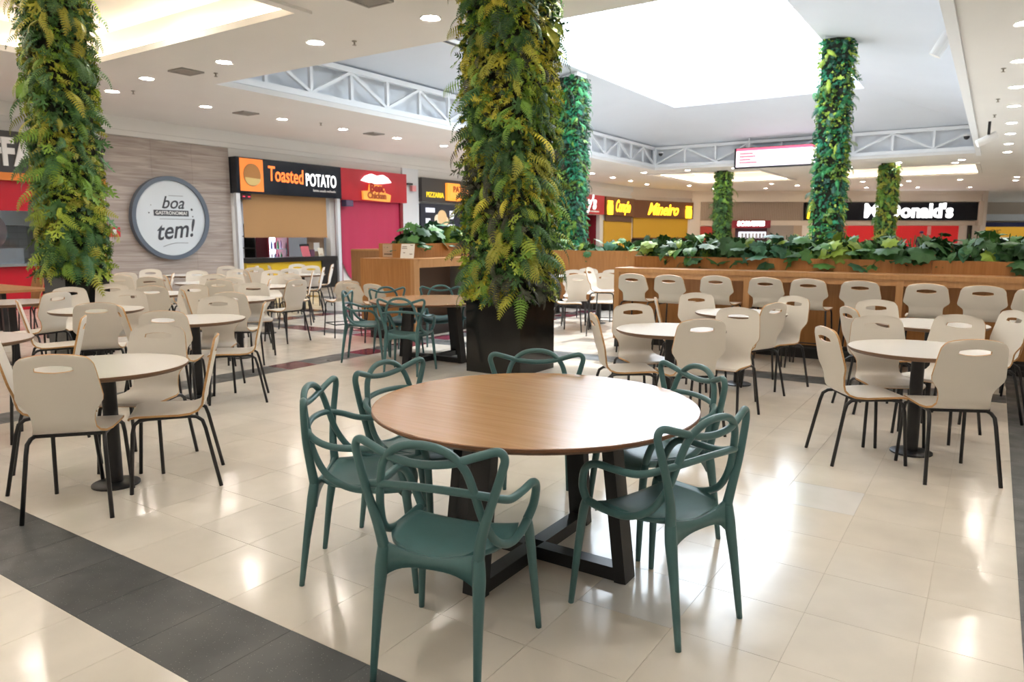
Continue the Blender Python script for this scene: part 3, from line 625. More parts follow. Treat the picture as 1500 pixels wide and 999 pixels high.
# left arm: end block, bar niche and raised box
t = thing('planter_bar', 'oak planter bar with end block, paper signs and open bar niche', 'bar counter', (0, 0, 0))
panel_box(t, 'end_block', -8.08, -7.07, 8.0, 8.1, .17, 1.18, M_oak); panel_box(t, 'plinth', -7.95, -7.15, 8.05, 10.55, 0, .17, M_plinth)
panel_box(t, 'counter_top', -8.08, -7.0, 8.1, 10.6, 1.12, 1.18, M_oakl); panel_box(t, 'end_post', -7.07, -7.0, 8.0, 8.12, 0, 1.18, M_oakl)
panel_box(t, 'niche_panel', -7.6, -7.56, 8.1, 10.6, .17, 1.12, mat('dark_brown', (.10, .06, .04), .5)); panel_box(t, 'side_panel', -8.08, -8.04, 8.1, 10.6, .17, 1.12, M_oak)
panel_box(t, 'niche_divider', -7.56, -7.02, 9.55, 9.60, .0, 1.12, mat('steel_grey', (.40, .41, .42), .3, .6))
panel_box(t, 'shelf_apron', -7.05, -7.0, 8.12, 10.6, 1.05, 1.12, M_oakl)
panel_box(t, 'planter_panel', -8.05, -7.38, 8.38, 8.42, 1.18, 1.40, M_oak); panel_box(t, 'planter_panel', -7.42, -7.38, 8.42, 10.6, 1.18, 1.40, M_oak); panel_box(t, 'planter_panel', -8.05, -8.01, 8.42, 10.6, 1.18, 1.40, M_oak); panel_box(t, 'soil', -8.01, -7.42, 8.42, 10.6, 1.2, 1.33, M_soil)
# card holder and paper on the end block
t = thing('sign_card', 'white printed card standing on the oak end block', 'sign', (-7.30, 8.2, 1.18), math.radians(22)); m = MB(); m.bar((0, -.02, .005), (0, .05, .215), .21, .006, up=(0, -1, .2)); m.build('card', mat('paper_white', (.82, .80, .76), .6), t)
m = MB()
for k, (x, z, l) in enumerate(((-.05, .17, .07), (-.05, .145, .08), (-.05, .08, .03), (.06, .19, .04), (.05, .06, .03), (.07, .06, .02))): m.box(x-l/2, x+l/2, -.022+z*.33-.005, -.018+z*.33-.004, z, z+.012)
m.build('print', mat('print_grey', (.35, .28, .26), .6), t)
t = thing('paper_notice', 'translucent paper notice stuck on the oak planter box', 'notice', (-7.86, 8.375, 1.19)); m = MB(); m.box(-.10, .10, -.003, 0, 0, .2); m.build('sheet', mat('paper_brown', (.52, .38, .28), .4), t); m = MB(); m.box(-.07, .09, -.006, -.003, .035, .055); m.build('print', mat('print_dark', (.12, .08, .06), .6), t)
# planter island by the shop wall, behind
t = thing('planter_bar', 'oak counter block with black plinth before the magenta curtain', 'counter', (0, 0, 0)); panel_box(t, 'front_panel', -15.2, -13.6, 14.7, 14.74, .14, 1.12, wood('oak_shaded', (.26, .125, .05), (.33, .165, .07), (14, 14, 1), .45)); panel_box(t, 'top', -15.2, -13.6, 14.7, 15.6, 1.12, 1.16, M_oakl); panel_box(t, 'body', -15.16, -13.64, 14.74, 15.56, .14, 1.12, M_oak); panel_box(t, 'plinth', -15.15, -13.65, 14.75, 15.5, 0, .14, M_plinth)  # front panel in a darker oak, its shade put into the colour
# counter stools
STX = []; _o = ['first', 'second', 'third', 'fourth', 'fifth', 'sixth', 'seventh', 'eighth', 'ninth']
ORD = _o+['tenth', 'eleventh', 'twelfth', 'thirteenth', 'fourteenth', 'fifteenth', 'sixteenth', 'seventeenth', 'eighteenth', 'nineteenth', 'twentieth']+['twenty-'+q for q in _o]+['thirtieth']+['thirty-'+q for q in _o]+['fortieth']+['forty-'+q for q in _o]
cs = make_stool(.69, 1.03); k0 = True
def place_stool(q, rz, lab, grp):
    global k0
    if k0: cs.location = q; cs.rotation_euler = (0, 0, rz); cs['label'] = lab; cs['group'] = grp; k0 = False
    else: dup(cs, q, rz, lab, grp)
for k_, (px, py) in enumerate([(925, 400.5), (979, 402.5), (1048, 403.5), (1121, 406), (1184, 408), (1260, 411), (1358, 415), (1441, 418), (1524, 422)]):
    p = W(px, py, 1.04); STX.append(p.x); place_stool(Vector((p.x, min(p.y+.29, 9.02-.05), 0)), 0, 'white-backed counter stool at the long oak bar, %s from its end post' % ORD[k_], 'stools along the long bar')
place_stool(Vector((-4.9, 10.0, 0)), math.radians(-80), 'white-backed counter stool standing alone past the end of the long bar', 'stools past the bar end')
cs2 = make_stool(.55, .85); cs2.name = 'counter_stool'; k1 = True
for x, y, rz, lab in ((-7.62, 7.62, 0, 'low white-backed stool against the oak end block, shop side'), (-7.18, 7.6, 0, 'low white-backed stool against the oak end block, column side'), (-8.25, 7.75, 1.2, 'low white-backed stool beside the corner of the oak end block')):
    if k1: cs2.location = (x, y, 0); cs2.rotation_euler = (0, 0, rz); cs2['label'] = lab; cs2['group'] = 'stools at the end block'; k1 = False
    else: dup(cs2, (x, y, 0), rz, lab, 'stools at the end block')
# ================================================================== PLANTS
def leafmat(name, col, rough=.5, rnd=.25, var=.2):
    m = mat(name, col, rough, rnd=rnd, var=var, vscale=9)
    b = m.node_tree.nodes['Principled BSDF']; b.inputs['Specular IOR Level'].default_value = .35
    return m
LM = [leafmat('fern_olive', (.34, .35, .045)), leafmat('fern_green', (.16, .30, .04)), leafmat('fern_dark', (.05, .125, .035)), leafmat('spray_yellow', (.52, .48, .05)), leafmat('fern_deep', (.06, .16, .045)), leafmat('rosette_dark', (.06, .065, .04)), leafmat('leaf_lime', (.36, .48, .06))]
LT_ = [leafmat('col_teal', (.012, .16, .075)), leafmat('col_green', (.03, .20, .06)), leafmat('col_dark', (.012, .07, .04)), leafmat('col_lime', (.12, .22, .03))]
M_core = mat('planting_felt', (.018, .022, .012), .95, bump=.6, bscale=30)
def fern(n=10, L=.34, wd=.075, droop=.5, tooth=.8):
    """pinnate frond growing along +y out of the wall plane (z = out), drooping"""
    m = MB(); pts = []
    for k in range(n+1):
        t = k/n; pts.append((0, L*t*(1-.12*t*droop), .10*math.sin(t*2.2)*L/.34-.05*droop*t*t))
    for k in range(n):
        t = k/n; wk = wd*math.sin(math.pi*(.12+.86*t)**.8)*1.0+.006; a = pts[k]; b = pts[k+1]; st = (b[1]-a[1])
        for s in (-1, 1):
            c_ = (0, a[1]+st*.62, (a[2]+b[2])/2); m.add([a, c_, (s*wk, a[1]+st*1.35, a[2]-.014), (s*wk*.5, a[1]+st*.25, a[2]-.004)], [(0, 3, 2, 1)] if s > 0 else [(0, 1, 2, 3)])
        m.add([(-.0025, a[1], a[2]), (.0025, a[1], a[2]), (.002, b[1], b[2]), (-.002, b[1], b[2])], [(0, 1, 2, 3)])
    return m
def spray(L=.26):
    """branching cypress-like spray"""
    m = MB(); r = random.Random(3)
    def br(p, d, l, dep):
        q = p+d*l; sd = d.cross(Vector((0, 0, 1))); sd = sd.normalized()*l*.20 if sd.length > .01 else Vector((l*.2, 0, 0))
        m.add([p, p+d*l*.5+sd, q, p+d*l*.5-sd], [(0, 1, 2, 3)])
        if dep:
            for a in (-.75, .75, .05):
                dd = Matrix.Rotation(a+r.uniform(-.2, .2), 3, 'Z') @ d; br(p+d*l*(.85 if abs(a) < .2 else .55), (dd+Vector((0, 0, r.uniform(-.25, .25)))).normalized(), l*.66, dep-1)
    br(Vector((0, 0, .01)), Vector((0, 1, .25)).normalized(), L*.42, 2); return m
def broad(L=.22, wd=.075):
    m = MB(); n = 5; V = []; 
    for k in range(n+1):
        t = k/n; wk = wd*math.sin(math.pi*min(1, .06+t*.94))**.8+.001; y = L*t; z = .06*math.sin(t*2.4); V += [(-wk, y, z+.018), (0, y, z), (wk, y, z+.018)]
    m.add(V, [(3*k+j, 3*k+j+1, 3*k+j+4, 3*k+j+3) for k in range(n) for j in (0, 1)]); return m
def rosette(R=.11):
    m = MB()
    for ring, (nn, rr, zz) in enumerate(((7, R, .03), (5, R*.65, .06))):
        for k in range(nn):
            a = 2*math.pi*(k+.5*ring)/nn; c, s = math.cos(a), math.sin(a); p = Vector((c, s, 0))*rr; sd = Vector((-s, c, 0))*rr*.28
            m.add([(0, 0, .015), tuple(p*.55+sd+Vector((0, 0, zz*.6))), tuple(p+Vector((0, 0, zz))), tuple(p*.55-sd+Vector((0, 0, zz*.6)))], [(0, 1, 2, 3)])
    return m
def rot_to(nrm, roll, tilt):
    """leaf frame: local +z out of the wall, local +y along the growth direction (mostly down)"""
    n = Vector(nrm); down = Vector((0, 0, -1)); sd = down.cross(n).normalized(); y = (down*math.cos(roll)+sd*math.sin(roll)); y = (y*math.cos(tilt)+n*math.sin(tilt)).normalized(); z = (n-y*n.dot(y)).normalized(); x = y.cross(z)
    return Matrix((x, y, z)).transposed().to_4x4()
def fern_column(cx_, cy_, side, zb_, zt_, nparts, nstuff, mats, label, scale=1.0, base=True, faces_vis=((0, -1), (1, 0)), top_white=None, wts=(4, 4, 2, 4, 3, 2, 2)):
    t = thing('planted_column', label, 'column', (cx_, cy_, 0)); h = side/2
    m = MB(); m.box(-h+.03, h-.03, -h+.03, h-.03, zb_-.02, zt_); m.build('planting_core', M_core, t)
    if base:
        m = MB(); m.box(-h, h, -h, h, 0, zb_); m.build('base_cladding', mat('black_granite', (.012, .012, .011), .12, var=.2, vscale=40), t)
        m = MB(); m.box(-h-.02, h+.02, -h-.02, h+.02, zb_-.03, zb_); m.build('base_rim', mat('black_granite', (0, 0, 0)), t)
    if top_white:
        m = MB(); m.box(-h+.06, h-.06, -h+.06, h-.06, zt_-.02, top_white); m.build('upper_shaft', M_white, t)
    r = random.Random(int(cx_*100)+int(cy_*10))
    big = [fern(14, .38*scale, .060*scale, .7), fern(13, .30*scale, .042*scale, .5), spray(.32*scale), broad(.24*scale, .07*scale), rosette(.10*scale), fern(11, .30*scale, .075*scale, 1.0)]
    kinds = []
    for s_i, b in enumerate(big):
        for mt in mats: kinds.append((s_i, b.mesh(('fern_frond', 'fern_frond', 'leafy_spray', 'broad_leaf', 'leaf_rosette', 'fern_frond')[s_i], mt)))
    names = ('fern_frond', 'fern_frond', 'leafy_spray', 'broad_leaf', 'leaf_rosette', 'fern_frond')
    H = zt_-zb_; nm = len(mats)
    for k in range(nparts):
        fx, fy = faces_vis[0] if r.random() < .58 else faces_vis[1]
        u = r.uniform(-h, h); z = zb_+.10+H*((k+r.random())/nparts)*.985
        if r.random() < .16: u = r.choice((-h, h))
        p = Vector((fx*(h-.01)+(-fy)*u, fy*(h-.01)+fx*u, z))
        nrm = Vector((fx, fy, 0))
        if abs(u) > h*.9: nrm = (nrm+Vector((-fy, fx, 0))*math.copysign(.8, u)).normalized()
        # neighbours tend to be of one kind, in patches
        patch = int((z*1.9+u*1.3+fx*2)*1.5); pr = random.Random(patch*7+3); mi = pr.randrange(nm) if r.random() < .62 else r.randrange(nm); si = r.choices(range(6), (6, 6, 7, .3, .8, 4))[0]
        me = kinds[si*nm+mi][1]; o = link(names[si], me, t); sc = r.uniform(.75, 1.25)
        o.matrix_local = Matrix.Translation(p) @ rot_to(nrm, r.gauss(0, .55), r.uniform(.12, .55)) @ Matrix.Diagonal((sc, sc, sc, 1))
    # small filling leaves, too many to pick apart
    m = MB(); small = [fern(5, .15*scale, .035*scale, .6), broad(.08*scale, .02*scale), spray(.14*scale), spray(.17*scale)]
    for k in range(nstuff):
        fx, fy = ((0, -1), (1, 0), (0, 1), (-1, 0))[k % 4]; u = r.uniform(-h, h); z = r.uniform(zb_+.03, zt_-.02)
        p = Vector((fx*(h-.02)+(-fy)*u, fy*(h-.02)+fx*u, z)); M = Matrix.Translation(p) @ rot_to((fx, fy, 0), r.gauss(0, .8), r.uniform(.2, .8)); b = r.choice(small)
        patch = int((z*1.9+u*1.3+fx*2)*1.5); m.mi = random.Random(patch*5+1).randrange(nm) if r.random() < .6 else r.randrange(nm)
        m.add([tuple(M @ Vector(v)) for v in b.v], b.f)
    tag(m.build('small_foliage', mats, t), kind='stuff'); return t
fern_column(-4.52, 6.80, .72, .80, CZ, 295, 5200, LM, 'square fern-covered column with black base behind the foreground table')
fern_column(-9.8, 4.68, .54, 1.02, CZ+.42, 240, 3200, [LM[1], LM[0], LM[4], LM[6], LM[2]], 'square fern-covered column with black base among the white tables', 1.1)
fern_column(-9.3, 16.9, .60, .35, 5.50, 170, 4200, LT_, 'blue-green planted column rising through the planter to a white shaft', .8, top_white=5.95)
fern_column(-3.05, 16.9, .56, .35, 5.55, 170, 4200, LT_+[LM[6]], 'blue-green planted column standing clear under the skylight edge', .8, top_white=5.75)
fern_column(-9.6, 30.4, .52, .35, CZ, 60, 2600, [LM[1], LM[2], LM[4]], 'slim green planted column beside the ice cream sign', 1.2)
fern_column(-3.5, 30.7, .55, .35, CZ, 60, 2600, [LM[0], LM[1], LM[4]], 'slim green planted column before the black sign with white letters', 1.2)
# ---- planter plants
PM = [leafmat('planter_dark', (.035, .105, .03), .55), leafmat('planter_green', (.07, .19, .045), .55), leafmat('planter_blue', (.05, .155, .085), .5), leafmat('planter_lime', (.24, .36, .05), .55)]
def monstera(R=.15):
    """lobed heart leaf, stalk end at the origin, leaf along +y"""
    m = MB(); n = 14; out = []
    for k in range(n+1):
        a = -2.65+5.3*k/n; rr = R*(1-.10*math.cos(2*a))*(1 if k % 2 == 0 else .74); out.append((math.sin(a)*rr, R*.55+math.cos(a)*rr*1.05))
    V = [(0, 0, 0), (0, R*.55, .015)]+[(x, y, -.09*(x*x+(y-R*.5)**2)/R) for x, y in out]
    m.add(V, [(1, 2+k, 3+k) for k in range(n)]+[(1, 0, 2), (1, 2+n, 0)]); return m
mon = [[monstera(.125).mesh('leaf', q) for q in PM], [monstera(.095).mesh('leaf', q) for q in PM], [broad(.21, .055).mesh('leaf', q) for q in PM]]
stm = MB(); stm.tube([(0, 0, 0), (0, .01, .5), (0, .05, 1)], .006, 5); stem_me = stm.mesh('stem', leafmat('stalk', (.06, .12, .03)))
pr_ = random.Random(11)
def plant(x, y, z, label, group, n=20, hmax=.40, spread=.19):
    t = thing('planter_plant', label, 'plant', (x, y, z)); kind = pr_.choices((0, 1, 2), (5, 3, 2))[0]; mi0 = pr_.choices(range(4), (4, 4, 3, 1))[0]
    for k in range(n):
        a = 2*math.pi*k/n+pr_.uniform(-.4, .4); rad = spread*pr_.uniform(.25, 1.1); h_ = hmax*pr_.uniform(.12, 1)*(1.15-.45*rad/spread)
        p = Vector((math.cos(a)*rad, math.sin(a)*rad, h_)); mi = mi0 if pr_.random() < .75 else pr_.randrange(4)
        tip = pr_.uniform(0, 2.6); y_ = Vector((math.cos(a), math.sin(a), -tip)).normalized(); up = Vector((math.cos(a)*tip, math.sin(a)*tip, 1)); z_ = (up-y_*up.dot(y_)).normalized(); x_ = y_.cross(z_)
        o = link('leaf', mon[kind][mi], t); sc = pr_.uniform(.7, 1.2); o.matrix_local = Matrix.Translation(p) @ Matrix((x_, y_, z_)).transposed().to_4x4() @ Matrix.Diagonal((sc, sc, sc, 1))
        s = link('stem', stem_me, t); d = p; L_ = max(d.length, .05); q = d.to_track_quat('Z', 'Y'); s.rotation_mode = 'QUATERNION'; s.rotation_quaternion = q; s.scale = (1, 1, L_)
BC = {'front': 0, 'back': 0}
def bar_label(x, row):
    BC[row] += 1; return 'leafy plant, %s from the end post in the %s row of the bar planter' % (ORD[BC[row]-1], row)
GP = 'leafy plants in the long bar planter'
x = BX0+.22
while x < BX1-1.6:
    plant(x, BY+.68+pr_.uniform(-.05, .05), 1.15, bar_label(x, 'front'), GP); x += pr_.uniform(.17, .25)
x = BX0+.3
while x < BX1-1.6:
    plant(x, BY+.93, 1.15, bar_label(x, 'back'), GP, 13, .42); x += pr_.uniform(.3, .42)
for k in range(17): plant(-9.2+k*.36, 13.62+.2*(k % 2), 1.12, 'leafy plant in the inner court planter, %s from its shop-wall end' % ORD[k], 'leafy plants in the inner court planter', 15, .36, .22)
for k in range(4): plant(-7.88+k*.13, 8.6+.05*(k % 2), 1.32, 'leafy plant behind the paper signs, %s from the corner' % ORD[k], 'leafy plants in the end block planter', 11, .14+.08*k, .14)
for k in range(7): plant(-7.68+.12*(k % 2), 8.75+k*.27, 1.32, 'leafy plant in the box above the bar niche, %s from the end block' % ORD[k], 'leafy plants above the bar niche', 15, .44, .24)
# ================================================================== SHOP FRONTS ON THE LEFT WALL
RZL = math.pi/2; RZF = YAW
def wallbox(t, name, y0, y1, z0, z1, d0, d1, m): q = MB(); q.box(LX+d0, LX+d1, y0, y1, z0, z1); return q.build(name, m, t)
def ltext(t, body, size, m, y, z, d, **k): return put_text('lettering', body, size, m, t, (LX+d, y, z), RZL, **k)
E_white = mat('letters_white', (.9, .9, .9), .4, emit=(1, 1, 1), es=.9)
P_white = mat('letters_white_plain', (.85, .85, .86), .45)
# wood clad wall with the round sign
M_clad = wood('grey_wood_cladding', (.30, .245, .215), (.50, .44, .405), (1, .35, 5.5), .5, 3.0, nscale=2.4)
wp = MB(); npan = 3
clad = thing('wood_cladding', 'grey-brown wood-grain wall panels behind the round sign', 'wall panels', (0, 0, 0))
for a, b in ((8.82, 9.95), (9.953, 11.0), (11.003, 12.06)): wallbox(clad, 'panel', a, b, 0, 2.42, 0, .03, M_clad); wallbox(clad, 'panel', a, b, 2.423, 3.79, 0, .03, M_clad)
t = thing('round_sign', 'round white wall sign with dark rim and black script lettering', 'sign', (LX+.03, 10.31, 1.95))
def disc(r0, r1, d0, d1, n=56):
    m = MB(); V = []
    for d, r in ((d0, r1), (d1, r1), (d1, r0), (d0, r0)): V += [(d, r*math.sin(2*math.pi*k/n), r*math.cos(2*math.pi*k/n)) for k in range(n)]
    m.add(V, [(q*n+k, q*n+(k+1) % n, ((q+1) % 4)*n+(k+1) % n, ((q+1) % 4)*n+k) for q in range(4) for k in range(n)]); return m
disc(.90, 1.0, 0, .14).build('rim', mat('rim_blue_grey', (.12, .15, .20), .35), t, 'auto'); disc(.001, .90, .02, .09).build('face', mat('sign_face', (.68, .74, .80), .35), t)
ink = mat('sign_ink', (.05, .055, .07), .5)
def st(body, size, y, z, **k): return put_text('lettering', body, size, ink, t, (.092, y, z), RZL, ext=.003, **k)
st('boa', .42, .05, .36, shear=.35, bold=.004, sx=.95); st('tem!', .60, .06, -.30, shear=.35, bold=.008, sx=.9, tilt=.10)
m = MB(); m.box(.09, .098, -.44, .46, .05, .19); m.build('banner', ink, t); put_text('lettering', 'GASTRONOMIA?', .115, P_white, t, (.099, .01, .12), RZL, ext=.002, bold=.002, sx=.95)
for z, l in ((.53, .2), (-.03, .46)):
    m = MB(); m.box(.09, .093, .16-l, .16+l*.9, z, z+.018); m.build('print_line', mat('ink_light', (.35, .38, .43), .5), t)
m = MB(); m.tube(smooth_pts([(.095, -.25, -.68), (.095, .05, -.60), (.095, .40, -.60)], 6), .009, 5); m.build('swash', mat('ink_light', (0, 0, 0)), t)
for y, z, s in ((.55, .22, .035), (-.56, .12, .02), (.57, .05, .02), (-.5, .3, .012)): m = MB(); m.prism([(-s, 0), (0, -s), (s, 0), (0, s)], .09, .096, lambda u, v, d: (d, y+u, z+v)); m.build('confetti', ink, t)
t = thing('exit_sign', 'small red emergency sign on the wood cladding beside the fern column', 'sign', (LX+.03, 8.95, 1.60)); m = MB(); m.box(0, .02, -.13, .13, -.1, .12); m.build('plate', mat('sign_red', (.55, .02, .03), .4), t); m = MB(); m.box(.02, .023, -.04, .04, -.05, .07); m.build('pictogram', P_white, t)
# potato shop
t = thing('shop_sign', 'black shop sign with orange and white lettering and potato panel', 'sign', (0, 0, 0))
wallbox(t, 'board', 12.08, 15.72, 2.64, 3.57, 0, .30, mat('sign_navy', (.012, .016, .026), .15)); wallbox(t, 'picture_panel', 12.18, 12.90, 2.70, 3.54, .30, .32, mat('sign_orange', (.85, .22, .04), .4, emit=(.9, .22, .04), es=.35))
m = MB(); m.prism([(12.54+.27*math.cos(a), 3.12+.30*math.sin(a)) for a in [k*math.pi/14 for k in range(28)]], .32, .335, yz); m.build('potato', mat('potato_skin', (.55, .27, .09), .6), t)
m = MB(); m.prism([(12.55+.24*math.cos(a), 3.02+.17*math.sin(a)) for a in [k*math.pi/12-.2 for k in range(-12, 2)]], .335, .345, yz); m.build('potato_filling', mat('potato_inside', (.85, .66, .28), .6), t)
E_or = mat('letters_orange', (.9, .18, .03), .4, emit=(1, .2, .04), es=.7)
ltext(t, 'Toasted', .56, E_or, 13.68, 3.17, .302, bold=.006, fit=1.20, tilt=-.03); ltext(t, 'POTATO', .50, E_white, 14.94, 3.10, .302, bold=.004, fit=1.14); ltext(t, 'batata assada recheada', .10, P_white, 15.05, 2.83, .302, fit=.85)
t = thing('roller_shade', 'tan fabric shade half lowered over the yellow counter', 'shade', (0, 0, 0)); m = MB(); V = []; ny_, nz_ = 24, 10
for i in range(ny_+1):
    for j in range(nz_+1):
        u = i/ny_; v = j/nz_; V.append((LX+.03+.025*math.sin(u*math.pi)*math.sin(v*5+math.cos(u*6)*1.2), 12.42+2.92*u, 1.50+1.14*v))
m.add(V, [(i*(nz_+1)+j, (i+1)*(nz_+1)+j, (i+1)*(nz_+1)+j+1, i*(nz_+1)+j+1) for i in range(ny_) for j in range(nz_)]); m.build('fabric', mat('tan_fabric', (.46, .26, .11), .7), t, True); wallbox(t, 'bottom_rail', 12.42, 15.34, 1.48, 1.51, .01, .05, mat('rail_tan', (.40, .22, .10), .5))
t = thing('service_counter', 'black topped yellow service counter under the tan shade', 'counter', (0, 0, 0)); wallbox(t, 'worktop', 12.3, 15.48, .80, .93, -.25, .30, M_plinth); wallbox(t, 'front_panel', 12.3, 14.9, .15, .80, -.2, .22, mat('counter_yellow', (.72, .47, .02), .4)); wallbox(t, 'end_panel', 14.9, 15.48, 0, .80, -.2, .26, M_plinth); wallbox(t, 'plinth', 12.3, 14.9, 0, .15, -.2, .16, M_plinth)
for y, lab in ((12.12, 'slim white metal post left of the tan shade'), (15.62, 'slim white metal post between tan shade and magenta curtain')):
    t = thing('metal_post', lab, 'post', (LX+.22, y, 0)); m = MB(); m.box(-.05, .05, -.06, .06, .01, 2.64); m.build('shaft', mat('post_white', (.72, .75, .80), .35), t); m = MB(); m.box(-.09, .09, -.09, .09, 0, .012); m.build('foot_plate', M_vent, t)
# kitchen behind the shade
rm = MB(); rm.box(LX-2.7, LX-2.6, 12.2, 17.8, 0, 2.6); rm.box(LX-2.6, LX-.2, 12.18, 12.28, 0, 2.6); rm.box(LX-2.6, LX-.2, 17.7, 17.8, 0, 2.6); rm.box(LX-2.7, LX-.2, 12.2, 17.8, 2.6, 2.7); rm.box(LX-2.7, LX-.2, 12.2, 17.8, -.1, .0)
tag(rm.build('wall_kitchen', mat('kitchen_white', (.72, .74, .77), .5)), 'pale kitchen room behind the yellow counter', kind='structure')
FX = LX-2.15
t = thing('fridge', 'glass door drinks fridge with red frame in the kitchen', 'fridge', (FX, 15.05, 0)); Mfr = mat('fridge_red', (.25, .02, .03), .4); Mfi = mat('fridge_inside', (.75, .78, .8), .4)
m = MB(); m.box(-.3, -.27, -.4, .4, 0, 2.0); m.box(-.27, .28, -.4, -.34, 0, 2.0); m.box(-.27, .28, .34, .4, 0, 2.0); m.box(-.27, .28, -.34, .34, 1.92, 2.0); m.box(-.27, .28, -.34, .34, 0, .3); m.build('body', Mfr, t)
for r_ in range(4): m = MB(); m.box(-.27, .24, -.34, .34, .37+.37*r_, .39+.37*r_); m.build('shelf', Mfi, t)
m = MB(); m.box(.285, .295, -.34, .34, .3, 1.92); d_ = m.build('door', gm, t); m = MB(); m.box(.295, .32, .28, .30, .9, 1.3); m.build('handle', M_black, d_)
m = MB(); m.box(-.26, -.24, -.3, .3, .5, 1.9); m.build('light_panel', mat('fridge_light', (1, 1, 1), .4, emit=(.8, .9, 1), es=2.5), t)
for r_ in range(4):
    for c_ in range(5):
        m = MB(); m.lathe([(.035, 0), (.035, .16), (.015, .22), (.015, .26)], 8); tag(m.build('drink_bottle', mat('bottle_%d' % ((r_+c_) % 4), [(.5, .05, .2), (.05, .3, .1), (.6, .3, .5), (.1, .1, .3)][(r_+c_) % 4], .3)), 'small drink bottle on the %s shelf of the kitchen fridge' % ('lowest', 'second', 'third', 'top')[r_], 'bottle', 'bottles in the kitchen fridge').location = (FX+.1, 15.05-.24+.12*c_, .39+.37*r_)
t = thing('shelf_unit', 'dark metal shelf unit in the left of the kitchen', 'shelf', (LX-2.2, 13.95, 0)); 
for z in (.4, .8, 1.15, 1.5): m = MB(); m.box(-.25, .25, -.3, .3, z, z+.03); m.build('shelf', M_plinth, t)
for y in (-.3, .28): m = MB(); m.box(-.25, .25, y, y+.02, 0, 1.9); m.build('upright', M_plinth, t)
t = thing('menu_display', 'pink and black menu card standing on the black worktop', 'menu', (LX+.05, 14.42, .93)); m = MB(); m.bar((.1, 0, 0), (0, 0, .3), .30, .01, up=(1, 0, 0)); m.build('card', mat('menu_pink', (.55, .10, .13), .5), t); m = MB(); m.box(-.06, -.02, -.12, .2, .3, .36); m.build('header', M_plinth, t); m = MB(); m.box(.0, .06, .18, .34, 0, .2); m.build('stand', mat('menu_dark', (.12, .04, .08), .5), t)
t = thing('menu_display', 'cream tent card with a dish picture on the black worktop', 'menu', (LX+.1, 14.98, .93)); m = MB(); m.bar((.05, 0, 0), (0, 0, .24), .2, .01, up=(1, 0, 0)); m.build('card', mat('paper_cream', (.75, .68, .55), .5), t); m = MB(); m.lathe([(.05, 0), (.05, .006)], 12, (.06, 0, .06)); m.build('dish_picture', mat('dish', (.6, .3, .1), .5), t)
t = thing('notice_sheet', 'white paper notice on the brown post beside the kitchen', 'notice', (LX-.3, 15.2, 1.2)); m = MB(); m.box(0, .006, -.11, .11, -.13, .13); m.build('sheet', mat('paper_white', (0, 0, 0)), t); m = MB(); m.box(-.1, -.001, -.28, .3, -1.2, .45); m.build('backing_board', mat('brown_board', (.28, .18, .11), .6), t)
t = thing('emergency_light', 'dark emergency light with two red lamps under the potato sign', 'light', (LX+.14, 12.42, 2.56)); m = MB(); m.box(-.06, .06, -.15, .15, -.07, .07); m.build('housing', mat('dark_red', (.05, .01, .015), .4), t)
for y in (-.08, .08): m = MB(); m.lathe([(.03, 0), (.03, .02)], 10, (.07, y, -.01)); m.build('lamp', mat('red_lamp', (.6, .02, .05), .3, emit=(1, .05, .1), es=.8), t)
for y_, x_, lab in ((14.8, LX-1.2, 'unseen flat lamp added to light the kitchen behind the yellow counter'), (6.4, LX-1.3, 'unseen flat lamp added to light the kitchen behind the red front')):  # out-of-view lamps added to brighten the kitchen rooms
    zc_ = 2.6 if y_ > 10 else 2.5
    t = thing('kitchen_fill_lamp', lab, 'lamp', (x_, y_, zc_)); m = MB(); m.box(-.35, .35, -.6, .6, -.05, 0); m.build('housing', M_white, t); m = MB(); m.box(-.32, .32, -.57, .57, -.056, -.05); m.build('diffuser', mat('kitchen_fill_lens', (1, 1, 1), .4, emit=(.9, .95, 1), es=7), t)
# red chicken shop
M_red = mat('sign_red_gloss', (.50, .015, .03), .28, var=.1, vscale=1.5)
t = thing('shop_sign', 'glossy red shop sign with orange block letters and white wings', 'sign', (0, 0, 0)); wallbox(t, 'board', 15.73, 18.7, 2.62, 3.57, 0, .26, M_red)
for s in (-1, 1):
    m = MB(); m.prism([(17.22+s*.05, 3.17), (17.22+s*.28, 3.19), (17.22+s*.64, 3.24), (17.22+s*.48, 3.38), (17.22+s*.25, 3.46), (17.22+s*.06, 3.42)][::s], .26, .36, yz); m.build('wing', E_white, t)
m = MB(); m.prism([(16.62, 2.66), (17.80, 2.62), (17.85, 2.84), (17.6, 2.90), (17.5, 3.12), (16.92, 3.14), (16.88, 2.94), (16.6, 2.92)], .26, .34, yz); m.build('logo_plate', mat('logo_orange', (.75, .30, .06), .4, emit=(.9, .35, .06), es=.35), t)
ltext(t, 'Best', .36, mat('letters_red', (.45, .02, .01), .4), 17.2, 3.03, .345, bold=.018, sx=1.0); ltext(t, 'Chicken', .27, mat('letters_brown', (.40, .09, .02), .4), 17.2, 2.79, .342, bold=.012, sx=.95)
t = thing('curtain', 'magenta curtain hanging over the closed red shop', 'curtain', (0, 0, 0)); m = MB(); V = []; n1, n2 = 30, 12
for i in range(n1+1):
    u = i/n1; zb2 = .12+.75*max(0, .22-u)**2*16
    for j in range(n2+1): v = j/n2; V.append((LX+.06+.018*math.sin(u*38)*(.4+.6*(1-v)), 15.9+2.62*u, zb2+(2.62-zb2)*v))
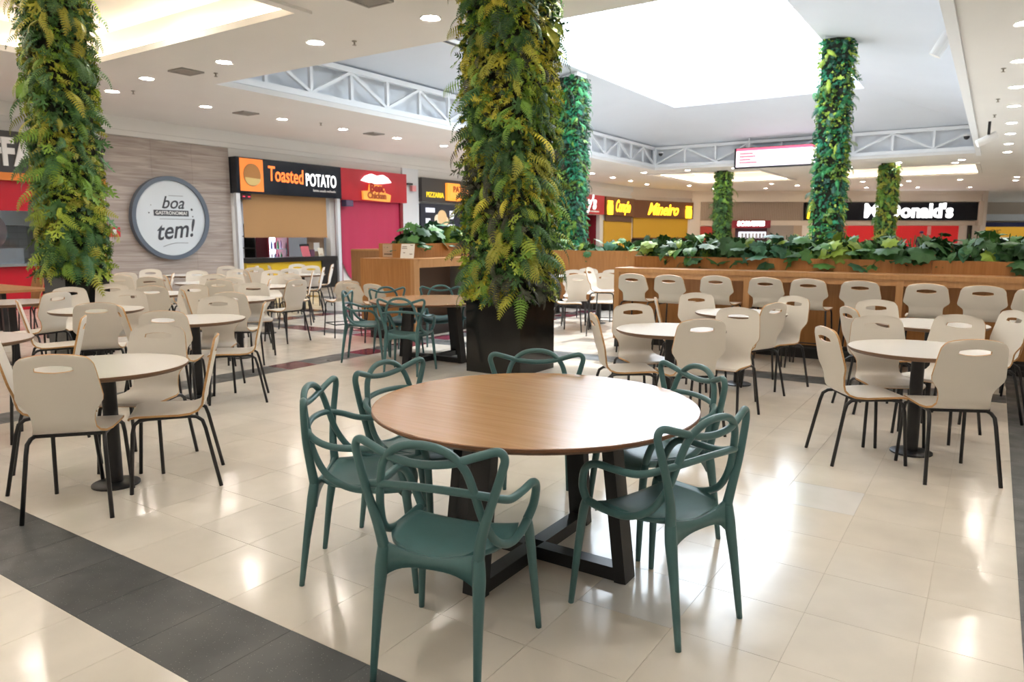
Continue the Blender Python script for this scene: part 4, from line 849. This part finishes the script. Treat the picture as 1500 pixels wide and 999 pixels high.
m.add(V, [(i*(n2+1)+j, (i+1)*(n2+1)+j, (i+1)*(n2+1)+j+1, i*(n2+1)+j+1) for i in range(n1) for j in range(n2)]); m.build('fabric', mat('magenta_fabric', (.46, .025, .085), .55), t, True); wallbox(t, 'side_jamb', 18.52, 18.66, 0, 2.62, 0, .12, mat('dark_red_jamb', (.22, .01, .02), .4)); wallbox(t, 'left_jamb', 15.7, 15.92, 0, 2.62, 0, .05, mat('dark_red_jamb', (0, 0, 0)))
t = thing('wall_speaker', 'small dark box speaker at the corner of the red shop', 'speaker', (LX+.3, 15.95, 2.52)); m = MB(); m.box(-.1, .1, -.15, .15, -.1, .09); m.build('cabinet', mat('speaker_violet', (.06, .04, .10), .5), t); m = MB(); m.box(.1, .105, -.12, .12, -.08, .07); m.build('grille', mat('speaker_grille', (.12, .09, .16), .7), t)
t = thing('emergency_light', 'small red and white emergency lamp on the white pilaster', 'light', (LX+.15, 18.95, 3.2)); m = MB(); m.box(-.15, .0, -.05, .2, .05, .11); m.build('bracket', M_black, t); m = MB(); m.box(-.05, .06, .1, .3, -.16, .03); m.build('lamp', mat('lamp_pink', (.75, .3, .32), .4), t)
# pizza shop
t = thing('shop_sign', 'dark grey shop sign with orange framed logo board', 'sign', (0, 0, 0)); wallbox(t, 'board', 19.56, 24.2, 2.72, 3.54, 0, .2, mat('sign_charcoal', (.045, .042, .042), .4)); wallbox(t, 'logo_frame', 20.85, 22.7, 2.80, 3.42, .2, .30, mat('logo_frame_orange', (.85, .28, .03), .4, emit=(1, .32, .04), es=.5)); wallbox(t, 'logo_panel', 20.98, 22.57, 2.90, 3.33, .30, .32, mat('logo_panel', (.75, .30, .05), .4, emit=(1, .4, .06), es=.4))
ltext(t, 'PIZZARIA', .24, mat('letters_yellow', (.85, .6, .02), .4, emit=(1, .7, .03), es=.3), 20.26, 2.96, .203, bold=.008, sx=.95); ltext(t, 'PATRONI', .30, mat('letters_deep_orange', (.5, .08, .01), .4), 21.78, 3.2, .323, bold=.010); ltext(t, 'PIZZA', .22, mat('letters_deep_orange', (0, 0, 0)), 21.78, 2.98, .323, bold=.008)
t = thing('menu_board', 'dark lit menu board with pictures of dishes under the grey sign', 'menu', (0, 0, 0)); wallbox(t, 'panel', 19.6, 24.0, 1.3, 2.66, 0, .1, mat('menu_navy', (.02, .025, .045), .3))
for y, z, r_, c_ in ((20.75, 2.2, .26, (.55, .38, .2)), (20.5, 2.12, .18, (.65, .55, .42)), (20.95, 2.08, .16, (.75, .5, .3)), (22.4, 2.3, .4, (.25, .06, .04))): m = MB(); m.prism([(y+r_*math.cos(a), z+r_*math.sin(a)) for a in [k*math.pi/9 for k in range(18)]], .1, .12+.01*r_, yz); m.build('dish_picture', mat('dish_%d' % int(y*100), c_, .5, emit=c_, es=.3), t)
for y0, y1, z0, z1 in ((19.85, 20.35, 2.36, 2.52), (19.85, 20.1, 1.95, 2.15), (21.2, 21.45, 2.15, 2.45), (21.1, 21.5, 1.85, 1.95)): wallbox(t, 'price_panel', y0, y1, z0, z1, .1, .11, mat('price_white', (.7, .72, .78), .4, emit=(.8, .85, 1), es=.3))
pb = MB(); pb.box(LX, LX+.06, 18.72, 19.54, 0, 3.8); tag(pb.build('trim_3', mat('pilaster', (.70, .73, .77), .5)), 'plain white pilaster between the red and grey shop signs', kind='structure')
# burger shop on the far left
t = thing('shop_sign', 'dark grey shop sign with white block letters above the orange band', 'sign', (0, 0, 0)); wallbox(t, 'board', 2.4, 8.72, 2.78, 3.60, 0, .25, mat('sign_charcoal', (0, 0, 0))); wallbox(t, 'orange_band', 2.4, 8.72, 2.63, 2.78, 0, .27, mat('band_orange', (.75, .22, .03), .5))
ltext(t, 'GIRAFFAS', .74, P_white, 6.42, 3.16, .25, ext=.03, bold=.028, fit=2.2)
t = thing('storefront', 'red shop front with a serving window into a grey kitchen', 'shop front', (0, 0, 0)); M_sr = mat('shop_red', (.52, .012, .028), .22, var=.06, vscale=1)
wallbox(t, 'upper_panel', 2.4, 8.72, 2.03, 2.63, 0, .10, M_sr); wallbox(t, 'lower_panel', 2.4, 8.72, 0, .92, 0, .10, M_sr); wallbox(t, 'side_panel', 8.46, 8.72, .92, 2.03, 0, .10, M_sr); wallbox(t, 'sill', 2.4, 8.46, .90, .95, -.2, .22, mat('sill_grey', (.25, .26, .28), .3)); wallbox(t, 'window_glass', 2.5, 8.45, .95, 2.03, -.1, -.09, gm)
rm = MB(); rm.box(LX-2.6, LX-2.5, 2.4, 8.6, 0, 2.6); rm.box(LX-2.6, LX-.2, 2.3, 2.4, 0, 2.6); rm.box(LX-2.6, LX-.2, 8.5, 8.6, 0, 2.6); rm.box(LX-2.6, LX-.2, 2.4, 8.6, 2.5, 2.6); rm.box(LX-2.6, LX-.2, 2.4, 8.6, -.1, 0)
tag(rm.build('wall_kitchen', mat('kitchen_grey', (.45, .47, .50), .4)), 'grey kitchen room behind the red shop front', kind='structure')
t = thing('kitchen_hood', 'steel cooker hood and worktop inside the red shop', 'kitchen unit', (LX-1.6, 7.2, 0)); m = MB(); m.box(-.5, .5, -.9, .9, 0, .9); m.build('worktop', mat('steel_grey', (0, 0, 0)), t); m = MB(); m.box(-.4, .3, -.8, .4, .9, 1.25); m.build('fryer', mat('steel_light', (.55, .57, .6), .3, .5), t); m = MB(); m.box(-.5, .4, -.9, .9, 1.75, 2.3); m.build('hood', mat('steel_grey', (0, 0, 0)), t)
t = thing('wall_tiles', 'white tiled panel on the kitchen wall of the red shop', 'wall panel', (LX-2.49, 7.6, 1.0))
tl = MB(); tl.box(0, .012, .004, .196, .004, .146); tlm = tl.mesh('tile', mat('tile_white', (.75, .77, .8), .2))
for a in range(6):
    for b in range(7): link('tile', tlm, t, (0, -.6+.2*a, .15*b))
for y in (6.6, 8.3):
    t = thing('round_menu', 'round dark picture plate hanging in the serving window', 'menu', (LX-.35, y, 1.62), 0, 'round picture plates in the serving window'); m = MB(); m.prism([(.32*math.cos(a), .38*math.sin(a)) for a in [k*math.pi/10 for k in range(20)]], 0, .02, lambda u, v, d: (d, u, v)); m.build('plate', mat('plate_dark', (.16, .10, .10), .4), t); m = MB(); m.box(0, .01, -.005, .005, .37, .9); m.build('cord', M_black, t)
# far shops along the left wall
t = thing('shop_sign', 'red shop sign with white letters beside the blue-green column', 'sign', (0, 0, 0)); wallbox(t, 'board', 25.0, 33.7, 2.62, 3.55, 0, .2, mat('sign_red_gloss', (0, 0, 0))); ltext(t, "y's", .9, E_white, 32.3, 3.15, .203, bold=.03, shear=.2); wallbox(t, 'sub_line', 31.7, 33.1, 2.72, 2.78, .2, .21, P_white)
rm = MB(); rm.box(LX-1.5, LX-1.4, 30.3, 33.7, 0, 2.6); rm.box(LX-1.5, LX-.2, 30.3, 30.4, 0, 2.6); rm.box(LX-1.5, LX-.2, 33.6, 33.7, 0, 2.6); rm.box(LX-1.5, LX-.2, 30.3, 33.7, 2.6, 2.7); tag(rm.build('wall_shop', mat('shop_dark_red', (.25, .015, .03), .5)), 'dark red interior of the closed shop by the brown sign', kind='structure')
M_brown = mat('sign_brown', (.17, .062, .022), .5); E_y = mat('neon_yellow', (.9, .5, .02), .4, emit=(1, .52, .02), es=1.6)
t = thing('shop_sign', 'brown corner sign with yellow script lettering and two pot emblems', 'sign', (0, 0, 0)); wallbox(t, 'side_board', 33.9, 37.45, 2.62, 3.55, 0, .2, M_brown)
ka = CW(*KC); kb = CW(*KD); kd = (kb-ka).normalized(); kn = Vector((kd.y, -kd.x, 0)); kn = -kn if kn.dot(ka) > 0 else kn; kr = math.atan2(kd.y, kd.x); KL = (kb-ka).length
def seg(a, d, z): p = ka+kd*a+kn*d; return Vector((p.x, p.y, z))
def segbox(t, name, a0, a1, z0, z1, d0, d1, m):
    q = MB(); P = [seg(a0, d0, 0), seg(a1, d0, 0), seg(a1, d1, 0), seg(a0, d1, 0)]; q.add([(p.x, p.y, z0) for p in P]+[(p.x, p.y, z1) for p in P], [(0,3,2,1),(4,5,6,7),(0,1,5,4),(1,2,6,5),(2,3,7,6),(3,0,4,7)]); return q.build(name, m, t)
segbox(t, 'front_board', -.1, KL, 2.55, 3.52, 0, .2, M_brown)
ltext(t, 'Coração', .85, E_y, 35.9, 3.08, .203, shear=.4, bold=.02, sx=.62); put_text('lettering', 'Mineiro', .92, E_y, t, seg(KL*.47, .203, 3.02), kr, ext=.02, bold=.02, shear=.4, sx=.95)
for p, rz in ((Vector((LX+.2, 34.3, 3.0)), RZL), (seg(KL-.5, .2, 2.95), kr)):
    m = MB(); c, s = math.cos(rz), math.sin(rz); m.prism([(-.24, -.36), (.24, -.36), (.27, .1), (.2, .2), (.26, .34), (-.26, .34), (-.2, .2), (-.27, .1)], 0, .08, lambda u, v, d: (p.x+c*u+s*d, p.y+s*u-c*d, p.z+v)); m.build('pot_emblem', E_y, t)
t = thing('roller_shade', 'yellow shade pulled down under the brown sign', 'shade', (0, 0, 0)); My = mat('shade_yellow', (.68, .40, .03), .6); wallbox(t, 'side_fabric', 34.0, 37.3, .1, 2.35, 0, .08, My); segbox(t, 'front_fabric', .15, KL-.35, 1.45, 2.55, .02, .08, My); segbox(t, 'bottom_rail', .15, KL-.35, 1.40, 1.46, .01, .1, M_brown); wallbox(t, 'valance', 34.0, 37.2, 2.3, 2.62, .08, .14, mat('valance_brown', (.10, .05, .03), .6))
t = thing('shop_recess', 'dark counter recess beneath the yellow shade', 'counter', (0, 0, 0)); segbox(t, 'recess', .1, KL-.2, .9, 1.40, .0, .03, M_plinth); segbox(t, 'counter', .1, KL-.2, 0, .95, .0, .5, M_brown)
# ================================================================== FAR WALL
def fbox(t, name, x0, x1, z0, z1, y0, y1, m):
    q = MB(); P = [CW(x0, y0), CW(x1, y0), CW(x1, y1), CW(x0, y1)]; q.add([(p.x, p.y, z0) for p in P]+[(p.x, p.y, z1) for p in P], [(0,3,2,1),(4,5,6,7),(0,1,5,4),(1,2,6,5),(2,3,7,6),(3,0,4,7)]); return q.build(name, m, t)
t = thing('slat_panel_wall', 'beige vertical slat cladding above the ice cream counter', 'wall panel', (0, 0, 0)); fbox(t, 'backing', 11.3, 17.4, 2.47, 3.56, 43.94, 44, mat('slat_back', (.24, .17, .13), .6))
sm_ = MB(); q = .105; sm_.box(-.035, .035, -.04, 0, 2.47, 3.56); slm = sm_.mesh('slat', mat('slat_beige', (.42, .33, .26), .55))
for k in range(58): link('slat', slm, t, CW(11.35+k*q, 43.94), YAW)
fb_ = thing('wall_band', 'cream ledge under the slat cladding and the black sign', 'wall panel', (0, 0, 0)); fbox(fb_, 'ledge', 11.3, 27.95, 2.18, 2.46, 43.9, 44, mat('ledge_cream', (.72, .62, .52), .5)); fbox(fb_, 'ledge_cap', 11.3, 27.95, 2.44, 2.47, 43.86, 44, mat('ledge_cream', (0, 0, 0)))
t = thing('storefront', 'red panel left of the ice cream counter', 'shop front', (0, 0, 0)); fbox(t, 'panel', 11.3, 12.75, 0, 2.12, 43.92, 44, mat('shop_red2', (.50, .045, .03), .4)); fbox(t, 'logo_spot', 12.3, 12.6, 1.5, 1.62, 43.9, 43.92, E_y)
t = thing('ice_cream_counter', 'dark red ice cream counter with lit white sign letters', 'counter', (0, 0, 0)); fbox(t, 'sign_board', 13.0, 15.28, 2.02, 2.46, 43.3, 43.9, mat('sign_crimson', (.28, .012, .03), .4)); put_text('lettering', 'SORVETES', .36, mat('letters_lit', (1, 1, 1), .4, emit=(1, 1, 1), es=2), t, CW(14.12, 43.29, 2.26), YAW, ext=.02, bold=.018, sx=.98)
fbox(t, 'side_post', 13.0, 13.2, 0, 2.02, 43.3, 43.9, mat('post_brown', (.30, .14, .09), .5)); fbox(t, 'back', 13.2, 15.28, 0, 2.02, 43.8, 43.9, mat('counter_dark', (.06, .015, .02), .5)); fbox(t, 'lit_display', 13.55, 15.1, 1.45, 1.80, 43.5, 43.78, mat('display_lit', (.6, .6, .65), .4, emit=(.85, .85, .95), es=.7)); fbox(t, 'counter', 13.2, 15.28, 0, 1.15, 43.3, 43.8, mat('sign_crimson', (0, 0, 0)))
for k in range(7): fbox(t, 'machine', 13.62+k*.21, 13.74+k*.21, 1.40, 1.72, 43.4, 43.5, mat('machine_grey', (.5, .5, .55), .3))
t = thing('wall_panel', 'plain grey wall panel between ice cream counter and black sign', 'wall panel', (0, 0, 0)); fbox(t, 'grey_panel', 15.4, 16.9, 0, 2.18, 43.95, 44, mat('panel_grey', (.36, .31, .27), .5)); fbox(t, 'beige_panel', 16.9, 17.4, 0, 2.18, 43.93, 44, mat('panel_beige', (.48, .36, .26), .5))
t = thing('shop_sign', 'long black sign with big white letters and a yellow arch emblem', 'sign', (0, 0, 0)); fbox(t, 'board', 17.45, 27.75, 2.48, 3.53, 43.75, 44, mat('sign_black', (.012, .014, .02), .15)); put_text('lettering', "McDonald's", 1.12, mat('letters_lit2', (1, 1, 1), .4, emit=(1, 1, 1), es=1.5), t, CW(23.6, 43.74, 3.0), YAW, ext=.05, bold=.035, sx=1.0)
for s in (0, 1):
    pts = smooth_pts([(17.62+s*.62, 43.68, 2.58), (17.68+s*.62, 43.68, 3.05), (17.80+s*.62, 43.68, 3.42), (17.93+s*.62, 43.68, 3.53), (18.06+s*.62, 43.68, 3.42), (18.18+s*.62, 43.68, 3.05), (18.24+s*.62, 43.68, 2.58)], 4); m = MB(); m.tube([CW(*p) for p in pts], .065, 6); m.build('arch', mat('arch_yellow', (.95, .6, .02), .4, emit=(1, .62, .02), es=1.2), t)
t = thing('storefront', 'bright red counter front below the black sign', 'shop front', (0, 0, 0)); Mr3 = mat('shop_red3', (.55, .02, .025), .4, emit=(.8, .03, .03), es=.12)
for a in range(5): fbox(t, 'panel', 18.2+a*1.72, 19.9+a*1.72, .0, 2.16, 43.9, 44, Mr3)
for x_ in (18.9, 27.3): fbox(t, 'dark_post', x_, x_+.16, 0, 2.18, 43.7, 43.9, M_plinth)
fbox(t, 'light_panel', 24.9, 25.12, 1.6, 2.14, 43.88, 43.9, mat('panel_pink', (.8, .4, .38), .4))
pb = MB(); cwbox(pb, (27.75, 43.6), (28.0, 43.6), .4, 2.2, 3.6); tag(pb.build('trim_4', mat('ledge_cream', (0, 0, 0))), 'cream end post of the black sign', kind='structure')
# corridor past the sign
t = thing('storefront', 'yellow travel shop front at the end of the corridor', 'shop front', (0, 0, 0)); fbox(t, 'sign_board', 36.8, 40.4, 1.5, 2.28, 57.6, 57.95, mat('shop_yellow', (.68, .36, .03), .5, emit=(.8, .42, .03), es=.2)); fbox(t, 'blue_band', 36.0, 40.6, 2.28, 2.62, 57.6, 57.95, mat('band_blue', (.02, .03, .14), .5)); put_text('lettering', 'CVC', .42, mat('letters_ochre', (.35, .18, .03), .5), t, CW(38.0, 57.58, 1.9), YAW, ext=.01, bold=.01, shear=.2)
fbox(t, 'window_glass', 36.8, 40.2, .2, 1.42, 57.7, 57.95, mat('shop_window', (.4, .48, .45), .3, emit=(.7, .85, .8), es=.4)); fbox(t, 'side_panel', 40.5, 44, 0, 2.5, 57.5, 57.95, mat('shop_maroon', (.14, .01, .03), .4))
fb2 = MB(); cwbox(fb2, (28, 57), (54, 57), .3, 2.75, 3.25); tag(fb2.build('trim_5', mat('beam_white', (.7, .75, .8), .4)), 'pale beam across the corridor end', kind='structure')
# hanging screen under the far truss
t = thing('hanging_screen', 'long hanging display with pink pictures before the far truss', 'screen', (0, 0, 0))
p0 = Vector((-8.35, 28.15, 0)); zb0, zt0 = 4.05, 4.80
def sb(name, x0, x1, z0, z1, y0, y1, m): q = MB(); q.box(x0, x1, y0, y1, z0, z1); return q.build(name, m, t)
sb('frame', -8.5, -4.6, zb0, zt0, 28.1, 28.3, M_black); sb('red_edge', -8.42, -4.68, zt0-.11, zt0-.02, 28.08, 28.1, mat('screen_red', (.8, .05, .12), .4, emit=(1, .12, .2), es=.8))
for k in range(4): sb('screen', -8.42+k*.935, -8.42+k*.935+.93, zb0+.06, zt0-.11, 28.08, 28.1, mat('screen_%d' % (k % 2), (.8, .7, .78), .3, emit=((1, .82, .88), (.88, .82, .98))[k % 2], es=.9))
for k in range(4): sb('text_line', -8.3, -8.3+(.5, .6, .42, .66)[k], zt0-.24-k*.11, zt0-.18-k*.11, 28.075, 28.08, mat('screen_text', (.7, .1, .15), .4, emit=(1, .2, .25), es=.5))
m = MB(); m.prism([(-7.0+.22*math.cos(a), 4.42+.2*math.sin(a)) for a in [k*math.pi/9 for k in range(18)]], 28.07, 28.08, lambda u, v, d: (u, d, v)); m.build('picture', mat('screen_pic', (.7, .45, .45), .4, emit=(.9, .6, .6), es=.5), t)
for x_ in (-8.0, -5.1): m = MB(); m.tube([(x_, 28.2, zt0), (x_, 28.2, 5.2)], .015, 6); m.build('hanger', M_truss, t)
# ================================================================== PERSON AT THE FAR COUNTER
def person(loc, rz, label):
    me = bpy.data.meshes.new('body'); J = [((0, 0, .95), .15), ((0, 0, 1.15), .14), ((0, 0, 1.38), .15), ((0, 0, 1.50), .06), ((0, .01, 1.60), .085), ((0, .01, 1.72), .085), ((-.1, 0, .88), .1), ((-.11, .01, .48), .065), ((-.11, -.02, .06), .045), ((-.11, .12, .03), .04), ((.1, 0, .88), .1), ((.11, .01, .48), .065), ((.11, -.02, .06), .045), ((.11, .12, .03), .04), ((-.2, 0, 1.40), .065), ((-.25, 0, 1.12), .048), ((-.2, .2, 1.0), .038), ((-.18, .28, 1.0), .032), ((.2, 0, 1.40), .065), ((.25, 0, 1.12), .048), ((.2, .2, 1.0), .038), ((.18, .28, 1.0), .032)]
    E_ = [(0, 1), (1, 2), (2, 3), (3, 4), (4, 5), (0, 6), (6, 7), (7, 8), (8, 9), (0, 10), (10, 11), (11, 12), (12, 13), (2, 14), (14, 15), (15, 16), (16, 17), (2, 18), (18, 19), (19, 20), (20, 21)]
    me.from_pydata([j[0] for j in J], E_, []); o = bpy.data.objects.new('tmp_body', me); COL.objects.link(o)
    sk = o.modifiers.new('s', 'SKIN')
    for v, j in zip(me.skin_vertices[0].data, J): v.radius = (j[1], j[1])
    me.skin_vertices[0].data[0].use_root = True; sb_ = o.modifiers.new('u', 'SUBSURF'); sb_.levels = 1; sb_.render_levels = 1
    bpy.context.view_layer.update(); bm_ = bpy.data.meshes.new_from_object(o.evaluated_get(bpy.context.evaluated_depsgraph_get())); bpy.data.objects.remove(o, do_unlink=True)
    bm_.materials.clear(); bm_.materials.append(mat('uniform_dark', (.03, .03, .05), .7)); bm_.materials.append(mat('skin', (.36, .20, .13), .5))
    for p in bm_.polygons: p.material_index = 1 if p.center.z > 1.47 or (p.center.y > .17 and p.center.z > .9) else 0; p.use_smooth = True
    t = thing('person', label, 'person', loc, rz); bo = link('body', bm_, t)
    m = MB(); m.lathe([(.098, 1.70), (.105, 1.74), (.10, 1.79), (.07, 1.825), (.01, 1.835)], 16, (0, .01, 0)); m.prism([(-.08, .08), (.08, .08), (.06, .20), (-.06, .20)], 1.705, 1.722, lambda u, v, d: (u, v, d)); m.build('cap', mat('cap_purple', (.06, .03, .12), .6), t)
    return t
p = CW(23.4, 41.8); person((p.x, p.y, 0), YAW+math.pi*.85, 'person in dark uniform and dark cap standing before the red counter')

# lettering belongs to the board it is fixed on
for o in [o for o in bpy.data.objects if o.name.startswith('lettering') and o.parent]:
    bo = [c for c in o.parent.children if c.name.split('.')[0] in ('board', 'face', 'sign_board', 'front_board')]
    if bo: o.parent = bo[0]
